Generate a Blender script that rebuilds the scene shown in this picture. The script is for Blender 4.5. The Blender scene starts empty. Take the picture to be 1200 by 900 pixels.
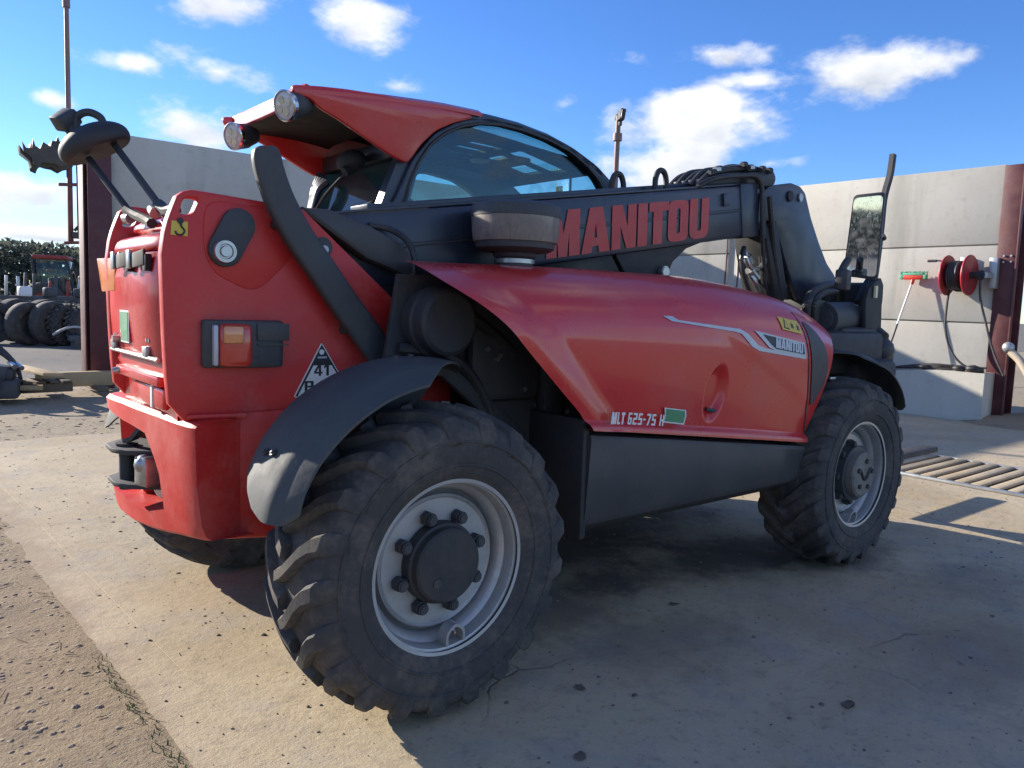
import bpy, bmesh, math, random
from mathutils import Vector, Matrix, Euler
random.seed(11)
C = bpy.context.scene.collection
SC = bpy.context.scene
rad = math.radians

# ------------------------------------------------------------------ camera
cam = bpy.data.cameras.new('camera')
cam.sensor_fit = 'HORIZONTAL'; cam.sensor_width = 36.0
cam.lens = 912.412 / 1200 * 36.0
cam.clip_start = 0.05; cam.clip_end = 3000
camo = bpy.data.objects.new('camera', cam); C.objects.link(camo)
_yaw, _pit, _rol = rad(50.32465), rad(-5.74344), rad(2.0225)
_f = Vector((math.cos(_pit)*math.cos(_yaw), math.cos(_pit)*math.sin(_yaw), math.sin(_pit)))
_r = Vector((math.sin(_yaw), -math.cos(_yaw), 0)); _u = _r.cross(_f)
_r2 = _r*math.cos(_rol) + _u*math.sin(_rol); _u2 = -_r*math.sin(_rol) + _u*math.cos(_rol)
_m = Matrix((_r2, _u2, -_f)).transposed().to_4x4()
_m.translation = Vector((-1.20743, -2.56839, 1.15741))
camo.matrix_world = _m
SC.camera = camo

# ------------------------------------------------------------------ light
SUN = Vector((-0.42, 1.0, 0.385)).normalized()
EL = math.asin(SUN.z); ROT = math.atan2(SUN.x, SUN.y)
sun = bpy.data.lights.new('sun', 'SUN'); sun.energy = 3.7; sun.angle = rad(0.5); sun.color = (1.0, 0.92, 0.80)
suno = bpy.data.objects.new('sun', sun); C.objects.link(suno)
suno.rotation_euler = SUN.to_track_quat('Z', 'Y').to_euler()
SC.view_settings.view_transform = 'Standard'; SC.view_settings.look = 'None'
SC.view_settings.exposure = 1.40; SC.view_settings.gamma = 1.0
SC.cycles.max_bounces = 8; SC.cycles.transparent_max_bounces = 12
SC.cycles.caustics_reflective = False; SC.cycles.caustics_refractive = False

W = bpy.data.worlds.new('World'); SC.world = W; W.use_nodes = True
wt = W.node_tree; wt.nodes.clear()
def wn(t, **k):
    n = wt.nodes.new(t)
    for a, v in k.items(): setattr(n, a, v)
    return n
def wl(a, b): wt.links.new(a, b)
def wmath(op, a, b=None, c=None):
    n = wn('ShaderNodeMath', operation=op)
    for i, v in enumerate((a, b, c)):
        if v is None: continue
        if isinstance(v, (int, float)): n.inputs[i].default_value = v
        else: wl(v, n.inputs[i])
    return n.outputs[0]
sky = wn('ShaderNodeTexSky', sky_type='NISHITA', sun_disc=False, sun_elevation=EL, sun_rotation=ROT)
sky.air_density = 0.9; sky.dust_density = 0.05; sky.ozone_density = 5.0; sky.altitude = 50
tc = wn('ShaderNodeTexCoord'); sep = wn('ShaderNodeSeparateXYZ'); wl(tc.outputs['Generated'], sep.inputs[0])
az = wmath('ARCTAN2', sep.outputs[0], sep.outputs[1]); el = wmath('ARCSINE', sep.outputs[2])
nz = wn('ShaderNodeTexNoise'); nz.inputs['Scale'].default_value = 9.0; nz.inputs['Detail'].default_value = 9; nz.inputs['Roughness'].default_value = 0.58
mp = wn('ShaderNodeMapping'); mp.inputs['Scale'].default_value = (1, 1, 1.9); wl(tc.outputs['Generated'], mp.inputs[0]); wl(mp.outputs[0], nz.inputs['Vector'])
# clouds: (centre azimuth / elevation, half widths)
CL = [((0.3581, 0.3232), .075, .020, .8), ((0.4851, 0.3167), .066, .032, 1), ((0.3254, 0.2521), .058, .020, 1), ((0.2364, 0.2468), .05, .012, .8),
      ((0.2930, 0.1881), .075, .034, 1.1), ((0.1616, 0.2009), .022, .010, .75), ((0.1406, 0.1056), .075, .024, 1.1), ((0.1271, 0.0578), .12, .008, 1.2),
      ((0.5344, 0.2552), .042, .015, .9), ((0.9218, 0.3008), .085, .016, .9), ((1.1027, 0.2771), .090, .034, 1.15), ((0.9167, 0.2235), .125, .046, 1.2),
      ((0.8786, 0.1757), .10, .026, 1.1), ((0.7461, 0.2445), .025, .014, .6), ((0.9733, 0.2679), .055, .012, .75), ((0.9940, 0.1777), .05, .012, .8),
      ((-1.2, .30), .25, .07, 1.0), ((1.9, .35), .3, .08, 1.0), ((2.7, .25), .3, .06, 1.0), ((-2.3, .4), .35, .09, 1.0), ((.3, .9), .3, .1, .9), ((-.9, .62), .22, .07, .9),
      ((2.2, .62), .30, .10, 1.0), ((3.0, .55), .30, .09, 1.0), ((-2.8, .75), .40, .12, 1.0), ((1.5, .80), .35, .10, .95), ((-1.7, .85), .45, .13, 1.0), ((2.6, .95), .5, .12, 1.0), ((2.05, .16), .35, .05, 1.1), ((3.05, .14), .4, .05, 1.1), ((-2.5, .16), .4, .05, 1.1), ((-1.6, .13), .35, .05, 1.1), ((2.4, .42), .16, .05, .9), ((-2.0, .52), .2, .06, .9)]  # clouds out of view, added as bright neutral fill light
acc = None; low = None
for (a0, e0), sa, se, wgt in CL:
    da = wmath('DIVIDE', wmath('SUBTRACT', az, a0), sa*1.12); de = wmath('DIVIDE', wmath('SUBTRACT', el, e0), se*1.2)
    r = wmath('SQRT', wmath('ADD', wmath('MULTIPLY', da, da), wmath('MULTIPLY', de, de)))
    m_ = wmath('MULTIPLY', wmath('SUBTRACT', 1.0, r), wgt)
    m_ = wmath('MAXIMUM', m_, -1.0)
    sh = wmath('MULTIPLY', wmath('MAXIMUM', m_, 0.0), de)
    acc = m_ if acc is None else wmath('MAXIMUM', acc, m_)
    low = sh if low is None else wmath('ADD', low, sh)
nzs = wmath('MULTIPLY', wmath('SUBTRACT', nz.outputs['Fac'], 0.5), 3.1)
dens = wmath('ADD', wmath('MULTIPLY', acc, 0.95), nzs)
mr = wn('ShaderNodeMapRange', interpolation_type='SMOOTHSTEP'); wl(dens, mr.inputs[0])
mr.inputs[1].default_value = 0.02; mr.inputs[2].default_value = 0.80
nz2 = wn('ShaderNodeTexNoise'); nz2.inputs['Scale'].default_value = 22.0; nz2.inputs['Detail'].default_value = 6; wl(mp.outputs[0], nz2.inputs['Vector'])
cb = wmath('ADD', wmath('MULTIPLY', low, 0.55), wmath('MULTIPLY', wmath('SUBTRACT', nz2.outputs['Fac'], 0.5), 0.9))
cr = wn('ShaderNodeMapRange'); wl(cb, cr.inputs[0]); cr.inputs[1].default_value = -.35; cr.inputs[2].default_value = .28
cmix = wn('ShaderNodeMix', data_type='RGBA'); wl(cr.outputs[0], cmix.inputs[0])
cmix.inputs[6].default_value = (2.3, 2.4, 2.6, 1); cmix.inputs[7].default_value = (4.0, 4.0, 3.97, 1)
fin = wn('ShaderNodeMix', data_type='RGBA'); wl(wmath('MULTIPLY', mr.outputs[0], .94), fin.inputs[0]); hs = wn('ShaderNodeHueSaturation'); hs.inputs['Saturation'].default_value = 1.12; hs.inputs['Value'].default_value = .73; hs.inputs['Hue'].default_value = .511; wl(sky.outputs[0], hs.inputs['Color']); wl(hs.outputs[0], fin.inputs[6]); wl(cmix.outputs[2], fin.inputs[7])
bg = wn('ShaderNodeBackground'); bg.inputs[1].default_value = 0.12; wl(fin.outputs[2], bg.inputs[0])
wo = wn('ShaderNodeOutputWorld'); wl(bg.outputs[0], wo.inputs[0])

# ------------------------------------------------------------------ materials
class NT:
    def __init__(s, name):
        s.m = bpy.data.materials.new(name); s.m.use_nodes = True
        s.t = s.m.node_tree; s.b = s.t.nodes['Principled BSDF']; s.o = s.t.nodes['Material Output']
        s.tc = s.t.nodes.new('ShaderNodeTexCoord')
    def n(s, t, **k):
        x = s.t.nodes.new(t)
        for a, v in k.items(): setattr(x, a, v)
        return x
    def l(s, a, b): s.t.links.new(a, b)
    def noise(s, scale, detail=5, rough=.55, stretch=None, co='Object', dist=0.0):
        x = s.n('ShaderNodeTexNoise'); x.inputs['Scale'].default_value = scale; x.inputs['Detail'].default_value = detail
        x.inputs['Roughness'].default_value = rough; x.inputs['Distortion'].default_value = dist
        src = s.tc.outputs[co]
        if stretch:
            mpp = s.n('ShaderNodeMapping'); mpp.inputs['Scale'].default_value = stretch; s.l(src, mpp.inputs[0]); src = mpp.outputs[0]
        s.l(src, x.inputs['Vector']); return x.outputs['Fac']
    def ramp(s, fac, a, b, lo=0., hi=1.):
        x = s.n('ShaderNodeMapRange', interpolation_type='SMOOTHSTEP'); s.l(fac, x.inputs[0])
        x.inputs[1].default_value = a; x.inputs[2].default_value = b; x.inputs[3].default_value = lo; x.inputs[4].default_value = hi
        return x.outputs[0]
    def mix(s, fac, a, b):
        x = s.n('ShaderNodeMix', data_type='RGBA')
        for v, i in ((fac, 0), (a, 6), (b, 7)):
            if isinstance(v, (int, float)): x.inputs[i].default_value = v
            elif isinstance(v, tuple): x.inputs[i].default_value = (*v, 1)
            else: s.l(v, x.inputs[i])
        return x.outputs[2]
    def math(s, op, a, b=None, c=None):
        x = s.n('ShaderNodeMath', operation=op)
        for i, v in enumerate((a, b, c)):
            if v is None: continue
            if isinstance(v, (int, float)): x.inputs[i].default_value = v
            else: s.l(v, x.inputs[i])
        return x.outputs[0]
    def bump(s, h, strength=.3, dist=.01):
        x = s.n('ShaderNodeBump'); x.inputs['Strength'].default_value = strength; x.inputs['Distance'].default_value = dist
        s.l(h, x.inputs['Height']); s.l(x.outputs[0], s.b.inputs['Normal'])
    def set(s, base=None, rough=None, metal=None, coat=None, spec=None):
        for v, k in ((base, 'Base Color'), (rough, 'Roughness'), (metal, 'Metallic'), (coat, 'Coat Weight'), (spec, 'Specular IOR Level')):
            if v is None: continue
            i = s.b.inputs[k]
            if isinstance(v, (int, float)): i.default_value = v
            elif isinstance(v, tuple): i.default_value = (*v, 1)
            else: s.l(v, i)
        return s
def simple(name, col, rough=.5, metal=0., var=.25, scale=14., dust=None, dustamt=.35, bump=0., coat=0., spec=None, stretch=None, dscale=3.5):
    """paint / plastic / metal with mottled tone, roughness and a film of dust that settles in patches"""
    t = NT(name); n1 = t.noise(scale, 6, .6, stretch)
    c = t.mix(n1, tuple(max(0, x*(1-var)) for x in col), tuple(min(1, x*(1+var)) for x in col))
    r = t.ramp(n1, .2, .8, max(.03, rough-.09), min(1, rough+.09))
    if dust:
        n2 = t.noise(dscale, 8, .65); n3 = t.noise(60, 4, .6)
        f = t.math('MULTIPLY', t.ramp(t.math('ADD', n2, t.math('MULTIPLY', t.math('SUBTRACT', n3, .5), .35)), .42, .72), dustamt)
        c = t.mix(f, c, dust); r = t.math('ADD', r, t.math('MULTIPLY', f, .4))
    t.set(c, r, metal, coat, spec)
    if coat: t.b.inputs['Coat Roughness'].default_value = .08
    if bump: t.bump(t.noise(scale*5, 5), bump, .004)
    return t.m
M = {}
DUST = (.30, .25, .19)
M['red'] = simple('red_paint', (.58, .022, .021), .30, var=.07, scale=4, dust=(.44, .19, .14), dustamt=.18, coat=.35)
M['redcast'] = simple('red_cast_paint', (.56, .024, .020), .46, var=.10, scale=7, dust=(.38, .22, .17), dustamt=.26, bump=.2)
M['redworn'] = simple('red_wall_steel', (.085, .018, .022), .55, var=.2, scale=6, dust=(.20, .10, .08), dustamt=.4)
M['black'] = simple('black_paint', (.024, .033, .052), .33, var=.2, scale=5, dust=(.12, .11, .10), dustamt=.22)
M['blackm'] = simple('black_plastic', (.042, .044, .048), .55, var=.25, scale=9, dust=(.16, .14, .12), dustamt=.30)
M['dark'] = simple('black_steel', (.028, .029, .032), .62, var=.3, scale=12, dust=(.10, .085, .07), dustamt=.35)
M['panel'] = simple('charcoal_panel', (.048, .046, .047), .52, var=.14, scale=5, dust=(.14, .12, .10), dustamt=.28)
M['fender'] = simple('grey_fender_plastic', (.058, .062, .062), .70, var=.14, scale=10, dust=(.20, .18, .15), dustamt=.18, bump=.15)
M['rubber'] = simple('tyre_rubber', (.046, .044, .044), .82, var=.35, scale=9, dust=(.18, .15, .12), dustamt=.60, bump=.35, dscale=6)
M['hose'] = simple('rubber_hose', (.025, .025, .027), .5, var=.2, dust=(.13, .11, .09), dustamt=.3)
M['rim'] = simple('silver_rim_paint', (.47, .465, .46), .42, .5, var=.12, scale=9, dust=(.30, .26, .21), dustamt=.42)
M['steel'] = simple('bare_steel', (.42, .42, .41), .35, .85, var=.2, scale=25, dust=(.25, .2, .16), dustamt=.3)
M['hubdirt'] = simple('dusty_hub', (.22, .20, .17), .75, var=.35, scale=16, dust=(.08, .075, .07), dustamt=.6)
M['white'] = simple('white_print', (.72, .72, .70), .5, var=.06)
M['silver'] = simple('silver_film', (.46, .47, .50), .4, .2, var=.06)
M['green'] = simple('green_print', (.085, .27, .13), .5, var=.2, scale=60)
M['yellow'] = simple('yellow_print', (.66, .47, .06), .5, var=.08, scale=30)
M['redprint'] = simple('red_print', (.50, .042, .035), .45, var=.10, scale=18, dust=(.20, .10, .09), dustamt=.25)
M['blackprint'] = simple('black_print', (.02, .02, .022), .5, var=.1)
M['amber'] = simple('amber_plastic', (.72, .20, .03), .35, var=.12, scale=12, coat=.3)
M['redlens'] = simple('red_lens', (.50, .045, .03), .18, var=.12, scale=12, coat=.6)
M['amberlens'] = simple('amber_lens', (.66, .26, .10), .18, var=.1, coat=.6)
M['paleplast'] = simple('smoky_bowl', (.155, .128, .115), .32, var=.35, scale=10, dust=(.34, .27, .21), dustamt=.55, stretch=(14, 14, 1.4), coat=.3)
M['strap'] = simple('rubber_strap', (.016, .016, .018), .8, var=.2)
M['chrome'] = simple('chrome_rod', (.62, .62, .60), .18, 1.0, var=.06)
M['brass'] = simple('pale_fitting', (.50, .42, .32), .35, .8, var=.2)

def leafmat(name, col, var):
    t = NT(name); n = t.noise(.6, 6, .6); n2 = t.noise(3.0, 4, .6)
    c = t.mix(t.math('ADD', t.math('MULTIPLY', n, .6), t.math('MULTIPLY', n2, .4)), tuple(x*(1-var) for x in col), tuple(x*(1+var) for x in col))
    t.set(c, .8); tl = t.n('ShaderNodeBsdfTranslucent'); t.l(c, tl.inputs[0]); mx = t.n('ShaderNodeMixShader'); mx.inputs[0].default_value = .45
    t.l(t.b.outputs[0], mx.inputs[1]); t.l(tl.outputs[0], mx.inputs[2]); t.l(mx.outputs[0], t.o.inputs[0]); return t.m
def glass(name, tint, gloss=.05):
    t = NT(name); t.t.nodes.remove(t.b)
    tr = t.n('ShaderNodeBsdfTransparent'); tr.inputs[0].default_value = (*tint, 1)
    gl = t.n('ShaderNodeBsdfGlossy'); gl.inputs['Roughness'].default_value = .02
    df = t.n('ShaderNodeBsdfDiffuse'); df.inputs[0].default_value = (.30, .32, .31, 1)
    lw = t.n('ShaderNodeLayerWeight'); lw.inputs[0].default_value = .5
    m1 = t.n('ShaderNodeMixShader'); m2 = t.n('ShaderNodeMixShader')
    f = t.math('MULTIPLY', t.ramp(t.noise(5, 8, .7), .3, .8), gloss*2)
    t.l(f, m1.inputs[0]); t.l(tr.outputs[0], m1.inputs[1]); t.l(df.outputs[0], m1.inputs[2])
    t.l(t.math('ADD', .045, t.math('MULTIPLY', t.math('POWER', lw.outputs['Facing'], 5.0), .9)), m2.inputs[0]); t.l(m1.outputs[0], m2.inputs[1]); t.l(gl.outputs[0], m2.inputs[2])
    t.l(m2.outputs[0], t.o.inputs[0]); return t.m
M['leaf'] = leafmat('wood_foliage', (.10, .112, .085), .45); M['leafl'] = leafmat('wood_foliage_light', (.125, .13, .10), .4)  # foliage colours lightened to stand in for distance haze
M['glass'] = glass('green_tinted_glass', (.74, .87, .85), .022)
M['clear'] = glass('clear_lens', (.9, .9, .88), .25)

def mk_mirror():
    t = NT('dusty_mirror')
    n = t.noise(130, 6, .8, (1, 1, .45)); n2 = t.noise(6, 5, .6)
    f = t.math('MULTIPLY', t.ramp(n, .50, .74), t.ramp(n2, .25, .6, .45, .85))
    t.set(t.mix(f, (.80, .82, .82), (.46, .45, .43)), t.ramp(f, 0, 1, .03, .7), t.ramp(f, 0, 1, 1.0, .15)); return t.m
M['mirror'] = mk_mirror()

def mk_wallconc():
    t = NT('precast_concrete')
    n1 = t.noise(.7, 8, .62); n2 = t.noise(9, 8, .65); n3 = t.noise(90, 3, .6); n4 = t.noise(1.4, 6, .6, (1, 1, .12))
    c = t.mix(t.ramp(n1, .3, .7), (.47, .44, .38), (.56, .53, .465))
    c = t.mix(t.math('MULTIPLY', t.ramp(n2, .52, .72), .35), c, (.34, .315, .27))
    c = t.mix(t.math('MULTIPLY', t.ramp(n4, .56, .74), .45), c, (.24, .22, .185))
    v = t.n('ShaderNodeTexVoronoi'); v.inputs['Scale'].default_value = 4.2; t.l(t.tc.outputs['Object'], v.inputs['Vector'])
    spot = t.math('MULTIPLY', t.ramp(v.outputs['Distance'], .012, .05, 1, 0), .7)
    c = t.mix(spot, c, (.10, .09, .08))
    t.set(c, .88); t.bump(t.math('ADD', t.math('MULTIPLY', n2, .6), t.math('MULTIPLY', n3, .5)), .35, .008); return t.m
M['conc'] = mk_wallconc()

def mk_slab():
    t = NT('yard_concrete')
    n1 = t.noise(.55, 8, .62, dist=.4); n2 = t.noise(3.2, 9, .66); n3 = t.noise(34, 6, .7); n4 = t.noise(150, 3, .6); n5 = t.noise(11, 8, .7)
    c = t.mix(t.ramp(n1, .38, .62), (.40, .312, .195), (.505, .415, .275))             # tan dust over concrete
    c = t.mix(t.math('MULTIPLY', t.ramp(n2, .47, .66), .70), c, (.385, .335, .27))    # bare grey concrete
    c = t.mix(t.math('MULTIPLY', t.ramp(n5, .50, .70), .45), c, (.26, .21, .15))      # scuffed mud
    c = t.mix(t.math('MULTIPLY', t.ramp(n5, .46, .30), .30), c, (.52, .44, .33))
    c = t.mix(t.math('MULTIPLY', t.ramp(n3, .54, .68), .42), c, (.19, .16, .125))
    c = t.mix(t.math('MULTIPLY', t.ramp(n4, .57, .72), .45), c, (.52, .45, .35))
    c = t.mix(t.math('MULTIPLY', t.ramp(t.noise(75, 5, .7), .60, .70), .6), c, (.11, .09, .07))   # grit
    sx = t.n('ShaderNodeSeparateXYZ'); t.l(t.tc.outputs['Object'], sx.inputs[0])
    # soil washed over the left edge of the slab
    ed = t.math('ADD', t.math('MULTIPLY', t.math('ADD', sx.outputs[0], .66), -1.0), t.math('MULTIPLY', t.math('SUBTRACT', t.noise(6, 9, .72), .5), .55))
    c = t.mix(t.math('MULTIPLY', t.ramp(ed, -.09, .05), .8), c, (.33, .25, .165))
    # hairline cracks
    v2 = t.n('ShaderNodeTexVoronoi', feature='DISTANCE_TO_EDGE'); v2.inputs['Scale'].default_value = .55
    nd2 = t.n('ShaderNodeTexNoise'); nd2.inputs['Scale'].default_value = 3.0; nd2.inputs['Detail'].default_value = 7; t.l(t.tc.outputs['Object'], nd2.inputs['Vector'])
    a2 = t.n('ShaderNodeMix', data_type='RGBA'); a2.inputs[0].default_value = .20; t.l(t.tc.outputs['Object'], a2.inputs[6]); t.l(nd2.outputs['Color'], a2.inputs[7]); t.l(a2.outputs[2], v2.inputs['Vector'])
    crack = t.math('MULTIPLY', t.ramp(v2.outputs['Distance'], .0008, .0035, 1, 0), t.ramp(t.noise(.8, 4, .6), .53, .62))
    c = t.mix(t.math('MULTIPLY', crack, .5), c, (.07, .058, .045))
    # oil and mud spots
    v = t.n('ShaderNodeTexVoronoi'); v.inputs['Scale'].default_value = 4.3; v.inputs['Randomness'].default_value = 1
    mv = t.n('ShaderNodeMapping'); mv.inputs['Scale'].default_value = (1, 1.35, 0); t.l(t.tc.outputs['Object'], mv.inputs[0])
    nd = t.n('ShaderNodeTexNoise'); nd.inputs['Scale'].default_value = 16; nd.inputs['Detail'].default_value = 5; t.l(t.tc.outputs['Object'], nd.inputs['Vector'])
    ad = t.n('ShaderNodeMix', data_type='RGBA'); ad.inputs[0].default_value = .13; t.l(mv.outputs[0], ad.inputs[6]); t.l(nd.outputs['Color'], ad.inputs[7])
    t.l(ad.outputs[2], v.inputs['Vector'])
    size = t.ramp(t.noise(2.3, 4, .6), .42, .72, 0.0, .07)
    c = t.mix(t.math('MULTIPLY', t.ramp(t.math('SUBTRACT', v.outputs['Distance'], size), -.012, .016, 1, 0), .62), c, (.085, .073, .062))
    # big old stains by position
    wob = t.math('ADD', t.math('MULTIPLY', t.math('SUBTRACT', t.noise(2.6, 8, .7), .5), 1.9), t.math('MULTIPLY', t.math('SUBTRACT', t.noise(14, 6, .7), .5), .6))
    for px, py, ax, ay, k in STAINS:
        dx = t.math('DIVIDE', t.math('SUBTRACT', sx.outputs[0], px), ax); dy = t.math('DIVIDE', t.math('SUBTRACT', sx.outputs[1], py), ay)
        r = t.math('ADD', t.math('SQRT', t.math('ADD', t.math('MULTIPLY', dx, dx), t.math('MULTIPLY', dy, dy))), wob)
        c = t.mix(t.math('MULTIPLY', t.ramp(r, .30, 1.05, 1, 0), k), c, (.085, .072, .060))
    t.set(c, t.ramp(n2, .3, .7, .75, .95), 0, 0, .3)
    h = t.math('ADD', t.math('MULTIPLY', n2, .7), t.math('ADD', t.math('MULTIPLY', n5, .25), t.math('ADD', t.math('MULTIPLY', n3, .35), t.math('MULTIPLY', n4, .14))))
    t.bump(t.math('SUBTRACT', h, t.math('MULTIPLY', crack, .25)), .45, .018); return t.m
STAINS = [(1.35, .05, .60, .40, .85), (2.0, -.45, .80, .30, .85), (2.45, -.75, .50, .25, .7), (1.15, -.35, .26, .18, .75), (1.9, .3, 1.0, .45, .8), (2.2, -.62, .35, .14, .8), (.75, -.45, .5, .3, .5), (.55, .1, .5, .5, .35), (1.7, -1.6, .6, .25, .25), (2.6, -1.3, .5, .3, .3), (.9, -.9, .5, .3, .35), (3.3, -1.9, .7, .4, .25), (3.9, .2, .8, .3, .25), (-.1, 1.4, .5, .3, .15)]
M['slab'] = mk_slab()

def mk_dirt(name, a, b, d, grav=.5):
    t = NT(name)
    n1 = t.noise(.45, 8, .6); n2 = t.noise(5, 9, .68); n3 = t.noise(38, 7, .72); n4 = t.noise(160, 3, .65)
    c = t.mix(t.ramp(n1, .35, .65), a, b)
    c = t.mix(t.math('MULTIPLY', t.ramp(n2, .48, .66), .55), c, d)
    c = t.mix(t.math('MULTIPLY', t.ramp(n3, .53, .68), grav), c, tuple(x*.42 for x in d))
    c = t.mix(t.math('MULTIPLY', t.ramp(n4, .60, .76), .45), c, tuple(min(1, x*1.35) for x in b))
    t.set(c, .93, 0, 0, .2)
    t.bump(t.math('ADD', t.math('MULTIPLY', n2, 1.0), t.math('ADD', t.math('MULTIPLY', n3, .45), t.math('MULTIPLY', n4, .12))), .65, .025); return t.m
M['dirt'] = mk_dirt('yard_dirt', (.40, .325, .225), (.34, .285, .205), (.26, .21, .15), .35)
M['gravel'] = mk_dirt('stony_dirt', (.345, .265, .165), (.285, .222, .145), (.215, .168, .118), .5)
M['field'] = mk_dirt('yard_gravel_far', (.22, .20, .17), (.18, .165, .145), (.14, .13, .115), .4)
M['stone'] = simple('stone', (.30, .24, .17), .9, var=.35, scale=30, bump=.4)
M['clod'] = simple('dark_clod', (.15, .118, .085), .95, var=.4, scale=30, bump=.4)
M['grass'] = simple('grass_blade', (.11, .155, .035), .7, var=.4, scale=40)


M['bark'] = simple('bark', (.09, .075, .06), .9, var=.3, scale=12)
M['wood'] = simple('sawn_timber', (.46, .33, .17), .75, var=.22, scale=8, stretch=(2, 14, 14), dust=(.30, .24, .16), dustamt=.4)
M['oldwood'] = simple('weathered_timber', (.155, .115, .075), .85, var=.3, scale=8, stretch=(2, 14, 14))
M['redreel'] = simple('red_reel_paint', (.34, .018, .028), .4, var=.12, scale=7, dust=(.25, .14, .12), dustamt=.2)
M['galv'] = simple('galvanised_steel', (.42, .43, .43), .45, .6, var=.18, scale=16)
M['polerust'] = simple('pole_brown_paint', (.20, .13, .12), .55, .2, var=.2, scale=9)
M['broomred'] = simple('broom_red_plastic', (.62, .05, .03), .4, var=.08)
M['broomgreen'] = simple('broom_green_bristle', (.10, .36, .22), .7, var=.2, scale=40)
M['bluerag'] = simple('blue_cloth', (.06, .085, .16), .85, var=.25, scale=20)
M['lampface'] = simple('lamp_face', (.62, .62, .60), .25, var=.05)
M['gapshade'] = simple('gap_shade_sheet', (.03, .028, .025), .9, var=.3)
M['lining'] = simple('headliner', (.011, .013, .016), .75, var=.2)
M['machred'] = simple('implement_red', (.33, .03, .025), .5, var=.2, dust=(.2, .14, .11), dustamt=.4)
M['machblue'] = simple('implement_dark_grey', (.055, .06, .065), .55, var=.3, dust=(.16, .14, .12), dustamt=.4)
M['discsteel'] = simple('worn_disc_steel', (.24, .215, .185), .5, .35, var=.3, scale=6)
M['beige'] = simple('beige_pipe', (.42, .35, .26), .6, var=.2)

# ------------------------------------------------------------------ helpers
def link(name, me, mat, parent=None, smooth=None, loc=None):
    o = bpy.data.objects.new(name, me); C.objects.link(o)
    if mat is not None:
        me.materials.clear(); me.materials.append(M[mat] if isinstance(mat, str) else mat)
    if smooth is not None:
        me.shade_smooth(); me.set_sharp_from_angle(angle=rad(smooth))
    if parent is not None:
        o.parent = parent
    if loc is not None: o.location = loc
    return o
def obj(name, bm, mat, parent=None, smooth=35, loc=None):
    me = bpy.data.meshes.new(name); bmesh.ops.recalc_face_normals(bm, faces=bm.faces); bm.to_mesh(me); bm.free()
    return link(name, me, mat, parent, smooth, loc)
def tag(o, label=None, cat=None, group=None, kind=None):
    if label: o['label'] = label
    if cat: o['category'] = cat
    if group: o['group'] = group
    if kind: o['kind'] = kind
    return o
def thing(name, label, cat, loc=(0, 0, 0), rz=0, group=None):
    o = bpy.data.objects.new(name, None); C.objects.link(o); o.location = loc; o.rotation_euler = (0, 0, rz)
    o.empty_display_size = .2
    return tag(o, label, cat, group)
def BM(): return bmesh.new()
def box(bm, c, s, rot=None, bev=0., seg=2):
    r = bmesh.ops.create_cube(bm, size=1.0); vs = r['verts']
    m = Matrix.Translation(Vector(c)) @ ((rot if isinstance(rot, Matrix) else Euler(rot).to_matrix().to_4x4()) if rot is not None else Matrix.Identity(4)) @ Matrix.Diagonal((*s, 1))
    bmesh.ops.transform(bm, matrix=m, verts=vs)
    if bev:
        es = list({e for v in vs for e in v.link_edges})
        bmesh.ops.bevel(bm, geom=es, offset=bev, segments=seg, affect='EDGES', profile=.5)
def cyl(bm, a, b, r, r2=None, n=20, cap=True, bev=0.):
    a, b = Vector(a), Vector(b); d = b-a
    q = d.to_track_quat('Z', 'Y').to_matrix().to_4x4()
    g = bmesh.ops.create_cone(bm, cap_ends=cap, segments=n, radius1=r, radius2=r if r2 is None else r2, depth=d.length)
    bmesh.ops.transform(bm, matrix=Matrix.Translation((a+b)/2) @ q, verts=g['verts'])
    if bev:
        es = [e for e in {e for v in g['verts'] for e in v.link_edges} if any(len(f.verts) > 4 for f in e.link_faces)]
        bmesh.ops.bevel(bm, geom=es, offset=bev, segments=2, affect='EDGES')
def sphere(bm, c, r, s=(1, 1, 1), n=12):
    g = bmesh.ops.create_uvsphere(bm, u_segments=n, v_segments=max(6, n//2), radius=r)
    bmesh.ops.transform(bm, matrix=Matrix.Translation(Vector(c)) @ Matrix.Diagonal((*s, 1)), verts=g['verts'])
def spline(pts, k=8):
    P = [Vector(p) for p in pts]; out = []
    for i in range(len(P)-1):
        p0 = P[max(i-1, 0)]; p1 = P[i]; p2 = P[i+1]; p3 = P[min(i+2, len(P)-1)]
        for j in range(k):
            t = j/k
            out.append(.5*((2*p1)+(p2-p0)*t+(2*p0-5*p1+4*p2-p3)*t*t+(3*p1-p0-3*p2+p3)*t**3))
    out.append(P[-1]); return out
def sweep(bm, path, sec, up=(0, 0, 1), scale=None, cap=True):
    """section (list of (a,b)) along path; a = side, b = up"""
    rings = []; n = len(path); up = Vector(up)
    for i, p in enumerate(path):
        p = Vector(p); t = (Vector(path[min(i+1, n-1)])-Vector(path[max(i-1, 0)])).normalized()
        s = t.cross(up)
        s = s.normalized() if s.length > 1e-5 else Vector((1, 0, 0)); u = s.cross(t).normalized()
        k = scale(i/(n-1)) if scale else 1.0
        ka, kb = k if isinstance(k, tuple) else (k, k)
        rings.append([bm.verts.new(p+s*a*ka+u*b*kb) for a, b in sec])
    m = len(sec)
    for i in range(n-1):
        for j in range(m):
            bm.faces.new((rings[i][j], rings[i][(j+1) % m], rings[i+1][(j+1) % m], rings[i+1][j]))
    if cap: bm.faces.new(rings[0]); bm.faces.new(rings[-1][::-1])
def csec(r, n=10): return [(r*math.cos(2*math.pi*i/n), r*math.sin(2*math.pi*i/n)) for i in range(n)]
def tube(bm, pts, r, n=10, k=8, up=(.13, .21, 1)):
    sweep(bm, spline(pts, k) if k > 1 else pts, csec(r, n), up)
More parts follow.
